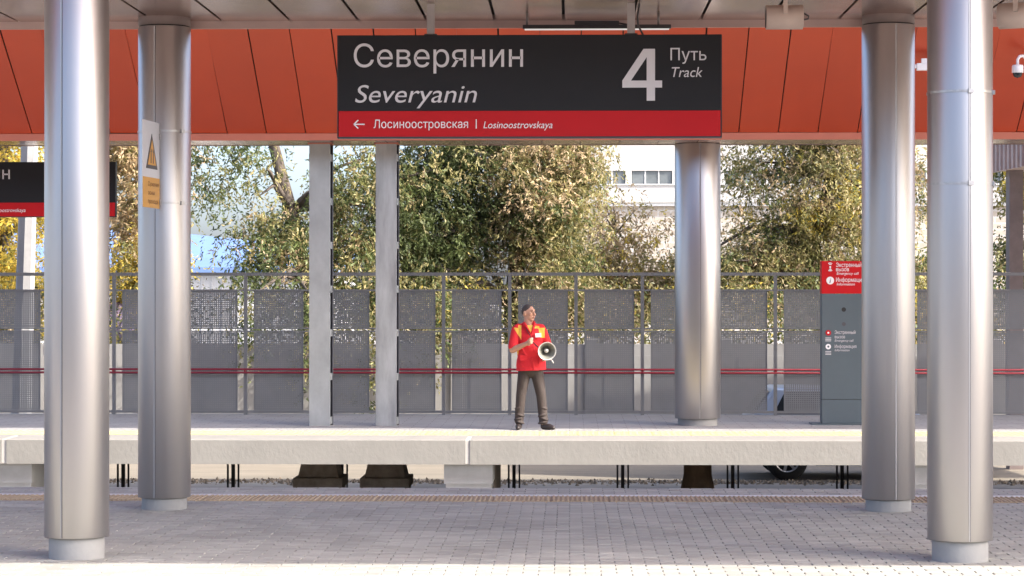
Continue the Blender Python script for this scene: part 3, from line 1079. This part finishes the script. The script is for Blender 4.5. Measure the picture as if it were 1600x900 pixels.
# ------------------------------------------------------------------ trees
PAL = {
    'green': [(.085, .112, .038), (.110, .138, .048), (.140, .160, .062), (.062, .085, .030)],
    'olive': [(.215, .200, .075), (.270, .240, .100), (.155, .155, .055), (.330, .275, .135)],
    'yellow': [(.62, .47, .080), (.70, .54, .110), (.50, .40, .080), (.34, .31, .075)],
    'tan': [(.46, .34, .20), (.52, .40, .25), (.36, .27, .16), (.30, .25, .11)],
}


def leaf_mesh(name, P, col, size, d):
    """P: leaf positions, col: colours, size: leaf lengths"""
    N = len(P)
    d = d / np.linalg.norm(d, axis=1)[:, None]
    q = rng.normal(size=(N, 3))
    s = np.cross(d, q)
    s /= np.linalg.norm(s, axis=1)[:, None]
    nn = np.cross(d, s)
    L = size[:, None]
    v = np.empty((N, 4, 3))
    v[:, 0] = P
    v[:, 1] = P + d * L * .45 + s * L * .19 + nn * L * .07
    v[:, 2] = P + d * L
    v[:, 3] = P + d * L * .45 - s * L * .19 + nn * L * .07
    me = bpy.data.meshes.new(name)
    me.vertices.add(N * 4)
    me.vertices.foreach_set('co', v.ravel())
    me.loops.add(N * 4)
    me.loops.foreach_set('vertex_index', np.arange(N * 4, dtype=np.int32))
    me.polygons.add(N)
    me.polygons.foreach_set('loop_start', np.arange(0, N * 4, 4, dtype=np.int32))
    me.update(calc_edges=True)
    at = me.color_attributes.new('leaf_colour', 'FLOAT_COLOR', 'POINT')
    c4 = np.ones((N, 4, 4))
    c4[:, :, :3] = col[:, None, :]
    at.data.foreach_set('color', c4.ravel())
    me.materials.append(M['leaf'])
    return me


def tree(name, label, base, trunk, tr, blobs, leaf=.12, limbs=14, group=None):
    """trunk: polyline relative to base; blobs: (centre, radii, clumps, leaves per clump, {palette: weight}) in world space"""
    t = thing(name, label, 'tree', base, 0, group)
    B = Vector(base)
    g = MB()
    n = len(trunk)
    g.tube(trunk, [tr * (1 - .75 * i / (n - 1)) for i in range(n)], 10)
    Ps, Cs, Ss, Ds = [], [], [], []
    for cen, rad, nc, nl, pal in blobs:
        cen = np.array(cen)
        rad = np.array(rad)
        u = rng.normal(size=(nc, 3))
        u /= np.linalg.norm(u, axis=1)[:, None]
        rr = rng.uniform(.15, 1.0, size=(nc, 1)) ** .55
        cc = cen + u * rr * rad * rng.uniform(.85, 1.12, size=(nc, 1))
        names, wts = list(pal), np.array([pal[k] for k in pal], float)
        wts /= wts.sum()
        for c in cc:
            pn_ = names[rng.choice(len(names), p=wts)]
            k = max(3, int(nl * 1.9 * rng.uniform(.5, 1.5) / 7))     # compound leaves: seven leaflets on a drooping stalk
            sg = rng.uniform(.16, .38)
            p0 = c + rng.normal(size=(k, 3)) * np.array([sg, sg, sg * .8])
            dr = rng.normal(size=(k, 3))
            dr[:, 2] = -np.abs(dr[:, 2]) * .7 - .45
            dr /= np.linalg.norm(dr, axis=1)[:, None]
            ln = leaf * rng.uniform(1.5, 2.8, size=(k, 1))
            tone = np.array(PAL[pn_])[rng.integers(0, 4, size=k)] * rng.uniform(.75, 1.6) * rng.uniform(.8, 1.2, size=(k, 1))
            for j in range(7):
                Ps.append(p0 + dr * ln * (j / 6) + rng.normal(size=(k, 3)) * leaf * .14)
                Cs.append(tone * rng.uniform(.85, 1.15, size=(k, 1)))
                Ds.append(dr + rng.normal(size=(k, 3)) * .42)
                Ss.append(leaf * rng.uniform(.55, 1.25, size=k))
        # limbs reach out to some of the clumps, with twigs
        for c in cc[rng.permutation(nc)[:max(2, int(limbs * nc / 200))]]:
            c = Vector(c) - B
            best = None
            for i in range(1, n):
                p = Vector(trunk[i])
                if best is None or (p - c).length < (best - c).length:
                    if p.z < c.z + .4:
                        best = p
            if best is None:
                best = Vector(trunk[1])
            mid = best.lerp(c, .5) + Vector((random.uniform(-.2, .2), random.uniform(-.2, .2), random.uniform(.1, .4)))
            g.tube([best, best.lerp(mid, .6), mid, mid.lerp(c, .6), c], [tr * .32, tr * .26, tr * .18, tr * .11, tr * .04], 6)
    g.build('trunk', M['bark'], t)
    o = link('crown', leaf_mesh('crown', np.concatenate(Ps) - np.array(base), np.concatenate(Cs), np.concatenate(Ss), np.concatenate(Ds)), t)
    return t


tree('maple_tree', 'dark green maple with a leaning trunk behind the galvanised post', (-4.85, 44.2, GZ),
     [(0, 0, -.1), (-.05, 0, 1.8), (-.18, 0, 3.2), (-.52, .05, 4.6), (-.86, .1, 5.9), (-1.1, .2, 7.6), (-1.2, .2, 9.0)], .21,
     [((-5.3, 44.1, 7.0), (2.3, 1.8, 1.7), 120, 115, {'green': 4, 'olive': 1}),
      ((-6.5, 43.7, 4.3), (1.1, 1.0, 1.1), 34, 80, {'green': 4, 'olive': 2}),
      ((-4.0, 44.3, 3.3), (.9, 1.0, 2.0), 80, 130, {'green': 5, 'olive': 2, 'tan': .5}),
      ((-5.6, 43.8, 2.6), (.8, .7, .75), 46, 110, {'green': 4, 'olive': 2, 'tan': 1}),
      ((-4.75, 42.5, 1.2), (.22, .25, 1.3), 26, 60, {'green': 4, 'olive': 2}),
      ((-5.85, 42.5, 1.5), (.3, .25, .9), 20, 60, {'green': 4, 'olive': 2})], .090, 26)

tree('maple_tree', 'large dense maple with drying brown seed clusters behind the man', (-1.1, 46.0, GZ),
     [(0, 0, -.1), (.02, 0, 1.5), (-.02, 0, 2.8), (.1, 0, 4.2), (.2, .1, 5.6), (.1, .1, 7.2), (.1, .1, 9.0)], .26,
     [((-1.7, 46.0, 6.8), (2.8, 2.2, 2.2), 210, 150, {'green': 4, 'olive': 2}),
      ((-2.6, 45.8, 3.5), (1.5, 1.4, 1.9), 190, 150, {'green': 5, 'olive': 1.6, 'tan': .5}),
      ((-.6, 45.4, 3.6), (1.0, 1.1, 1.7), 130, 140, {'olive': 4, 'green': 1.2, 'tan': 2.4}),
      ((-3.0, 45.1, 1.6), (1.2, .8, .6), 60, 120, {'olive': 4, 'green': 3, 'tan': 1}),
      ((.15, 45.6, 4.2), (.65, .9, 1.0), 46, 85, {'olive': 4, 'tan': 2}),
      ((-.3, 45.4, 1.75), (.9, .7, .6), 46, 110, {'olive': 4, 'tan': 2, 'green': 1}),
      ((-3.6, 42.5, 1.0), (.22, .25, 1.3), 22, 60, {'green': 3, 'olive': 3}),
      ((-2.4, 42.5, 1.4), (.25, .25, .9), 20, 60, {'green': 3, 'olive': 3})], .090, 26)

tree('maple_tree', 'olive and yellow maple with dark limbs right of the thick column', (5.3, 48.0, GZ),
     [(0, 0, -.1), (.05, 0, 1.8), (-.1, 0, 3.0), (-.3, 0, 4.2), (.2, .1, 5.4), (.4, .1, 7.0), (.4, .1, 8.6)], .26,
     [((5.6, 48.0, 7.0), (2.6, 2.1, 2.0), 170, 130, {'olive': 4, 'green': 1.5, 'yellow': .6}),
      ((5.3, 47.6, 4.0), (2.1, 1.4, 1.9), 210, 115, {'olive': 5, 'green': .8, 'yellow': .8, 'tan': 2}),
      ((4.2, 47.5, 2.2), (1.5, 1.2, 1.0), 120, 110, {'olive': 4, 'tan': 2, 'green': 1}),
      ((6.9, 47.6, 1.9), (1.5, 1.0, .8), 90, 110, {'olive': 4, 'green': 2, 'tan': 1}),
      ((3.75, 47.4, 4.3), (.6, .7, .5), 12, 50, {'green': 3, 'olive': 2})], .090, 30)

tree('yellow_tree', 'bright yellow autumn tree behind the farther sign at far left', (-12.0, 48.2, GZ),
     [(0, 0, -.1), (.1, 0, 2.0), (.0, 0, 4.0), (.1, .1, 6.5), (.1, .1, 8.4)], .20,
     [((-12.1, 48.2, 4.7), (1.6, 1.5, 2.9), 150, 125, {'yellow': 7, 'olive': .6}),
      ((-11.9, 47.6, 1.8), (1.4, .9, 1.1), 60, 115, {'yellow': 5, 'olive': 1})], .11, 18)

tree('tan_tree', 'thin tree with tan drying leaves between the two left columns', (-9.4, 51.5, GZ),
     [(0, 0, -.1), (.0, 0, 1.6), (.15, 0, 3.4), (.0, .1, 5.2), (.05, .1, 7.4)], .13,
     [((-9.6, 51.5, 5.0), (.95, 1.0, 2.6), 110, 120, {'tan': 6, 'olive': 1.5}),
      ((-9.5, 50.9, 2.3), (.8, .7, .9), 50, 90, {'tan': 2, 'olive': 1.5, 'yellow': 4})], .12, 16)

tree('pale_shrub', 'sparse pale yellow shrub in front of the white building', (.9, 49.5, GZ),
     [(0, 0, -.1), (.05, 0, 1.2), (.0, 0, 2.2), (.1, .05, 3.2), (.1, .05, 4.3)], .06,
     [((1.1, 49.5, 1.9), (1.9, .8, .85), 170, 80, {'tan': 3, 'olive': 3, 'yellow': 1.5}),
      ((1.0, 49.5, 3.1), (1.5, .6, .7), 60, 40, {'tan': 4, 'yellow': 1})], .10, 40)

tree('edge_tree', 'yellow green tree beyond the brown pavilion at the right edge', (10.6, 50, GZ),
     [(0, 0, -.1), (.0, 0, 1.8), (.1, 0, 3.4), (.0, .1, 5.4), (.1, .1, 7.8)], .18,
     [((10.7, 50, 5.0), (1.5, 1.4, 2.6), 130, 120, {'olive': 4, 'yellow': 2, 'green': 1}),
      ((10.4, 49.6, 2.2), (1.4, 1.0, 1.0), 70, 110, {'olive': 4, 'green': 2})], .125, 18)


# undergrowth that fills the strip behind the wall
Ps, Cs, Ss, Ds = [], [], [], []
for i in range(720):
    x = rng.uniform(-12.5, 12.5)
    if -7.6 < x < -6.0:
        continue
    c = np.array([x, rng.uniform(44.2, 46.5), rng.uniform(-.2, 1.75)])
    pn_ = ['green', 'olive', 'tan', 'yellow'][rng.choice(4, p=[.34, .40, .16, .10])]
    k = int(rng.uniform(60, 130))
    Ps.append(c + rng.normal(size=(k, 3)) * np.array([.30, .25, .26]))
    Cs.append(np.array(PAL[pn_])[rng.integers(0, 4, size=k)] * rng.uniform(.7, 1.4))
    dd = rng.normal(size=(k, 3))
    dd[:, 2] -= .6
    Ds.append(dd)
    Ss.append(.10 * rng.uniform(.6, 1.3, size=k))
ug = link('undergrowth', leaf_mesh('undergrowth', np.concatenate(Ps), np.concatenate(Cs), np.concatenate(Ss), np.concatenate(Ds)))
ug['kind'] = 'stuff'
ug['label'] = 'olive and tan undergrowth along the back of the concrete wall'


# ------------------------------------------------------------------ the announcer
def capsule(g, a, b, ra, rb, seg=14):
    a, b = Vector(a), Vector(b)
    pts, rad = [], []
    d = (b - a)
    L = d.length
    u = d.normalized() if L > 1e-6 else Vector((0, 0, 1))
    for k in range(5):
        t = math.pi / 2 * (1 - k / 4)
        pts.append(a - u * ra * math.sin(t))
        rad.append(max(ra * math.cos(t), .0005))
    for k in range(1, 4):
        pts.append(a.lerp(b, k / 4))
        rad.append(ra + (rb - ra) * k / 4)
    for k in range(5):
        t = math.pi / 2 * k / 4
        pts.append(b + u * rb * math.sin(t))
        rad.append(max(rb * math.cos(t), .0005))
    g.tube(pts, rad, seg)


def ellipsoid(g, c, r, rot=None, seg=18, rings=12):
    v, f = [], []
    Rm = rot or Matrix.Identity(3)
    for i in range(rings + 1):
        t = math.pi * i / rings
        for k in range(seg):
            p = 2 * math.pi * k / seg
            st = max(math.sin(t), .002)
            q = Vector((r[0] * st * math.cos(p), r[1] * st * math.sin(p), r[2] * math.cos(t)))
            v.append(Vector(c) + Rm @ q)
    for i in range(rings):
        for k in range(seg):
            k2 = (k + 1) % seg
            f.append((i * seg + k, (i + 1) * seg + k, (i + 1) * seg + k2, i * seg + k2))
    f.append(tuple(range(seg)))
    f.append(tuple(rings * seg + k for k in range(seg))[::-1])
    g.add(v, f, 0, True)


def fuse(g, name, mats, voxel, smooth=4, cut=None):
    """one continuous surface out of overlapping shapes"""
    me = g.mesh(name, mats[0])
    o = bpy.data.objects.new(name, me)
    C.objects.link(o)
    rm = o.modifiers.new('remesh', 'REMESH')
    rm.mode = 'VOXEL'
    rm.voxel_size = voxel
    sm = o.modifiers.new('smooth', 'SMOOTH')
    sm.factor = .5
    sm.iterations = smooth
    bpy.context.view_layer.update()
    dg = bpy.context.evaluated_depsgraph_get()
    out = bpy.data.meshes.new_from_object(o.evaluated_get(dg))
    bpy.data.objects.remove(o)
    out.materials.clear()
    for m in mats:
        out.materials.append(m)
    out.polygons.foreach_set('use_smooth', [True] * len(out.polygons))
    return out


def announcer():
    p = thing('person', 'man in red and yellow work shirt holding a megaphone on the platform', 'person', (-.545, 31.62, FZ))
    fa = R(52)
    F = Vector((math.sin(fa), -math.cos(fa), 0))          # where the face looks
    Sd = Vector((math.cos(fa), math.sin(fa), 0))          # toward his left ear
    U = Vector((0, 0, 1))
    H = Vector((-.015, -.01, 1.60))
    rotm = Matrix((Sd, -F, U)).transposed()               # local x = side, y = back, z = up
    # skin: head, neck, arms, hands
    g = MB()
    ellipsoid(g, H + U * .018 - F * .008, (.073, .093, .098), rotm)
    ellipsoid(g, H - U * .045 + F * .026, (.056, .062, .066), rotm)        # jaw
    ellipsoid(g, H - U * .093 + F * .062, (.026, .022, .020), rotm)        # chin
    ellipsoid(g, H + U * .038 + F * .072, (.052, .022, .018), rotm)        # brow
    capsule(g, H + U * .022 + F * .088, H - U * .022 + F * .108, .010, .016)  # nose
    ellipsoid(g, H - U * .056 + F * .088, (.027, .014, .013), rotm)        # mouth
    for s in (-1, 1):
        ellipsoid(g, H - U * .012 + F * .062 + Sd * s * .040, (.024, .022, .024), rotm)   # cheeks
        ellipsoid(g, H - U * .002 - F * .012 + Sd * s * .074, (.012, .022, .032), rotm)   # ears
    capsule(g, (-.02, .01, 1.40), H - U * .06 - F * .005, .064, .056)
    # his right arm: across the chest, hand at the microphone
    sh_r, el_r, wr_r = Vector((-.205, .01, 1.345)), Vector((-.235, -.07, 1.095)), Vector((-.045, -.235, 1.185))
    capsule(g, sh_r, el_r, .050, .043)
    capsule(g, el_r, el_r.lerp(wr_r, .4), .045, .042)
    capsule(g, el_r.lerp(wr_r, .4), wr_r, .042, .028)
    d = (wr_r - el_r).normalized()
    palm = wr_r + d * .05
    capsule(g, wr_r, palm, .029, .034)
    capsule(g, palm + U * .018, palm - U * .022, .026, .024)
    for i in range(4):
        k0_ = palm + d * .032 + U * (.030 - i * .0195)
        k1_ = k0_ + d * .026 + Vector((.004, -.022, .0))
        k2_ = k1_ + Vector((-.022, -.022, 0)) * (1.0 - .1 * abs(i - 1))
        k3_ = k2_ + Vector((-.022, .004, -.002))
        capsule(g, k0_, k1_, .0105, .0098, 8)
        capsule(g, k1_, k2_, .0098, .009, 8)
        capsule(g, k2_, k3_, .009, .008, 8)
    capsule(g, palm + U * .020 - d * .01, palm + U * .050 + d * .018 + Vector((0, -.02, 0)), .013, .011, 8)
    capsule(g, palm + U * .050 + d * .018 + Vector((0, -.02, 0)), palm + U * .052 + d * .042 + Vector((.004, -.036, 0)), .011, .009, 8)
    # his left arm: bent, fist on the megaphone grip
    sh_l, el_l, wr_l = Vector((.185, .04, 1.34)), Vector((.262, .07, 1.095)), Vector((.232, -.10, 1.02))
    capsule(g, sh_l, el_l, .050, .043)
    capsule(g, el_l, wr_l, .044, .029)
    d2 = (wr_l - el_l).normalized()
    palm2 = wr_l + d2 * .045
    capsule(g, wr_l, palm2, .029, .033)
    for i in range(4):
        k0_ = palm2 + d2 * .030 + U * (.028 - i * .019)
        k1_ = k0_ + d2 * .022 + Vector((-.018, 0, 0))
        k2_ = k1_ + Vector((-.020, .016, 0))
        capsule(g, k0_, k1_, .0105, .0098, 8)
        capsule(g, k1_, k2_, .0098, .0085, 8)
    capsule(g, palm2 + U * .02, palm2 + U * .035 + d2 * .04 + Vector((-.012, 0, 0)), .013, .010, 8)
    # hidden torso and legs keep the body one figure
    capsule(g, (-.01, .01, 1.36), (.02, .01, .92), .10, .10)
    for s, kx_, ax in ((-1, -.115, -.148), (1, .155, .186)):
        capsule(g, (.01 + s * .085, 0, .86), (kx_, -.02, .47), .075, .052)
        capsule(g, (kx_, -.02, .47), (ax, .01, .08), .050, .036)
    body = link('body', fuse(g, 'body', [M['skin']], .0058, 2), p)
    # hair: close cropped cap
    g = MB()
    ellipsoid(g, H + U * .026 - F * .016, (.0755, .092, .097), rotm, 28, 22)
    me = g.mesh('hair', M['hair'])
    bm = bmesh.new()
    bm.from_mesh(me)
    n_ = (-F * .125 + U * .16).normalized()
    bmesh.ops.bisect_plane(bm, geom=bm.verts[:] + bm.edges[:] + bm.faces[:], plane_co=H + F * .066 + U * .078, plane_no=n_, clear_inner=True)
    bm.to_mesh(me)
    bm.free()
    link('hair', me, p)
    for s in (-1, 1):
        g = MB()
        ellipsoid(g, H + U * .018 + F * .084 + Sd * s * .031, (.011, .006, .0055), rotm, 10, 8)
        g.build('eye', M['eye'], p)
        g = MB()
        ellipsoid(g, H + U * .040 + F * .090 + Sd * s * .031, (.020, .006, .005), rotm, 10, 8)
        g.build('eyebrow', M['hair'], p)
    g = MB()
    ellipsoid(g, H - U * .057 + F * .0995, (.022, .006, .0045), rotm, 10, 8)
    g.build('mouth', M['lips'], p)
    # shirt
    g = MB()
    tilt = Matrix.Rotation(R(8), 3, 'Z')
    ellipsoid(g, (-.005, .01, 1.27), (.195, .125, .175), tilt)
    ellipsoid(g, (.005, -.005, 1.08), (.185, .135, .22), tilt)
    ellipsoid(g, (.018, -.005, .88), (.208, .142, .30), tilt)
    ellipsoid(g, (.022, -.008, .80), (.212, .145, .20), tilt)
    capsule(g, (-.165, .01, 1.395), (.155, .03, 1.39), .062, .062)
    capsule(g, (-.07, .01, 1.43), (.04, .015, 1.43), .052, .052)
    mid_r = sh_r.lerp(el_r, .80)
    capsule(g, sh_r + Vector((.02, 0, .015)), mid_r, .072, .068)
    mid_l = sh_l.lerp(el_l, .74)
    capsule(g, sh_l + Vector((-.02, 0, .015)), mid_l, .070, .064)
    # soft folds
    for a, b in (((-.14, -.125, 1.16), (-.05, -.14, 1.02)), ((.16, -.10, 1.12), (.13, -.125, .92)), ((-.16, -.08, .92), (-.10, -.13, .88)), ((.02, -.145, .98), (.06, -.145, .84))):
        capsule(g, a, b, .014, .012, 8)
    me = fuse(g, 'shirt', [M['shirt_red'], M['shirt_yellow']], .0085, 5)
    bm = bmesh.new()
    bm.from_mesh(me)
    # open hem, so that the shirt hangs over the trousers
    bmesh.ops.bisect_plane(bm, geom=bm.verts[:] + bm.edges[:] + bm.faces[:], plane_co=(0, 0, .815), plane_no=(-.04, 0, 1), clear_inner=True)
    for f_ in bm.faces:
        c = f_.calc_center_median()
        yel = False
        ax = c.x + .01
        if c.y < .10 and c.z > 1.22:
            # wedge running from the shoulder point down to the arm hole
            if -.215 < ax < -.105 and c.z > 1.405 - (ax + .215) * .10 - .16 * max(0, (ax + .215) / .11) and c.z < 1.435 - max(0, -.15 - ax) * .45:
                yel = c.z < 1.40 - (ax + .215) * .05 or ax > -.15
            if .125 < ax < .215 and 1.262 < c.z < 1.40 and (ax - .125) > (1.40 - c.z) * .25:
                yel = True
            if .06 < ax <= .14 and 1.392 < c.z < 1.425:
                yel = True
        for m_, s_, e_, r_ in ((mid_r, sh_r, el_r, .070), (mid_l, sh_l, el_l, .066)):
            t = (c - s_).dot((e_ - s_).normalized()) / (e_ - s_).length
            q = (c - (s_ + (e_ - s_) * t)).length
            if q < .085 and t > (.98 if m_ is mid_r else .93) and abs(c.x) > .15:
                yel = True
        f_.material_index = 1 if yel else 0
    bm.to_mesh(me)
    bm.free()
    link('shirt', me, p)
    # collar, undershirt, placket, pocket, badge, lanyard
    g = MB()
    g.add([(-.045, -.088, 1.435), (.055, -.085, 1.435), (.018, -.128, 1.325)], [(0, 2, 1)])
    g.add([(-.045, -.080, 1.435), (.055, -.077, 1.435), (.018, -.120, 1.325)], [(0, 1, 2)])
    g.build('undershirt', M['shirt_yellow'], p)
    g = MB()
    g.tube([(-.075, .02, 1.475), (-.075, -.055, 1.455), (-.045, -.100, 1.42), (.012, -.134, 1.325)], [.016, .018, .017, .007], 8)
    g.tube([(.062, .02, 1.475), (.066, -.05, 1.455), (.058, -.095, 1.42), (.022, -.134, 1.325)], [.016, .018, .017, .007], 8)
    g.tube([(-.075, .02, 1.475), (-.01, .075, 1.49), (.062, .02, 1.475)], .016, 8)
    g.build('collar', M['shirt_red'], p)
    MB().box(-.05, .05, -.004, .004, -.008, .008).build('pocket_flap', M['shirt_red'], p, (-.085, -.150, 1.015), (R(-8), 0, R(10)))
    MB().box(-.05, .05, -.003, .003, -.055, .0).build('pocket', M['shirt_red'], p, (-.085, -.146, 1.008), (R(-4), 0, R(10)))
    MB().box(-.042, .042, -.003, .003, -.028, .028).build('badge', M['white_plastic'], p, (.118, -.128, 1.298), (R(-6), R(-3), R(18)))
    g = MB()
    g.tube([(-.07, -.06, 1.465), (-.03, -.125, 1.36), (.02, -.16, 1.27), (.035, -.23, 1.235)], .005, 6)
    g.tube([(.035, -.24, 1.22), (.09, -.20, 1.16), (.15, -.16, 1.11), (.20, -.17, 1.07)], .007, 6)
    g.build('lanyard', M['strap_black'], p)
    # trousers with folds gathered at the ankle
    g = MB()
    ellipsoid(g, (.012, .0, .83), (.168, .118, .12))
    for s, kx_, ax, fl in ((-1, -.115, -.148, 1), (1, .155, .188, -1)):
        capsule(g, (.012 + s * .082, 0, .80), (kx_ * .9 + s * .016, -.015, .48), .092, .070)
        capsule(g, (kx_ * .9 + s * .016, -.015, .48), (ax, .012, .12), .070, .062)
        for z_, dx_ in ((.10, .012), (.15, -.012), (.20, .010), (.30, -.006)):
            ellipsoid(g, (ax + fl * dx_ + (kx_ - ax) * z_ * .9, -.012, z_), (.067, .064, .020), Matrix.Rotation(R(14 * fl * (1 if dx_ > 0 else -1)), 3, 'Y'))
    me = fuse(g, 'trousers', [M['trousers']], .008, 3)
    link('trousers', me, p)
    # shoes
    for (ax, toe) in ((-.148, Vector((-.015, -.15, 0))), (.19, Vector((.13, -.085, 0)))):
        g = MB()
        a = Vector((ax, .02, .045))
        capsule(g, a, a + toe * .6 + Vector((0, 0, -.006)), .045, .042)
        capsule(g, a + toe * .6, a + toe + Vector((0, 0, -.015)), .042, .030)
        capsule(g, a + Vector((0, 0, .0)), a + Vector((0, .0, .05)), .045, .042)
        me = fuse(g, 'shoe', [M['shoe']], .007, 3)
        n = len(me.vertices)
        co = np.empty(n * 3)
        me.vertices.foreach_get('co', co)
        co = co.reshape(n, 3)
        co[:, 2] = np.maximum(co[:, 2], .0)
        me.vertices.foreach_set('co', co.ravel())
        link('shoe', me, p)
    # microphone in the right hand belongs to the megaphone
    mg = thing('megaphone', 'white megaphone with a round horn held at the man\'s hip', 'megaphone', (-.545 + .222, 31.62 - .20, FZ + 1.095))
    D = Vector((.16, -.97, -.10)).normalized()
    qt = D.to_track_quat('Z', 'Y')
    mg.rotation_euler = qt.to_euler()
    MB().lathe([(.030, -.10), (.040, -.06), (.058, .0), (.082, .05), (.110, .085), (.124, .098), (.126, .100), (.126, .106), (.119, .106), (.110, .092)], 40).build('horn', M['horn'], mg)
    MB().lathe([(.112, .0945), (.104, .086), (.079, .049), (.056, .0), (.036, -.03), (.0, -.035)], 32).build('throat', M['horn_inner'], mg)
    MB().lathe([(.0, .075), (.022, .072), (.030, .055), (.030, .03), (.012, .02), (.012, -.034)], 24).build('reflector', M['horn'], mg)
    MB().lathe([(.0, -.20), (.045, -.198), (.050, -.18), (.050, -.11), (.032, -.098)], 28).build('driver', M['dark_grey'], mg)
    inv = qt.inverted()
    def loc_(v):
        return inv @ Vector(v)
    MB().tube([loc_((.0, .10, -.02)), loc_((.005, .09, -.13))], .014, 10).build('grip', M['dark_grey'], mg)
    MB().tube([loc_((.05, -.02, -.11)), loc_((.085, -.05, -.14)), loc_((.105, -.06, -.175))], [.006, .008, .010], 8).build('strap_end', M['horn'], mg)
    mc = MB()
    mc.tube([(0, 0, -.03), (0, 0, .035)], .016, 12)
    mic = mc.build('microphone', M['horn'], mg)
    mic.location = loc_(Vector((-.545 + .035, 31.62 - .265, FZ + 1.235)) - mg.location)
    mic.rotation_euler = inv.to_euler()

announcer()
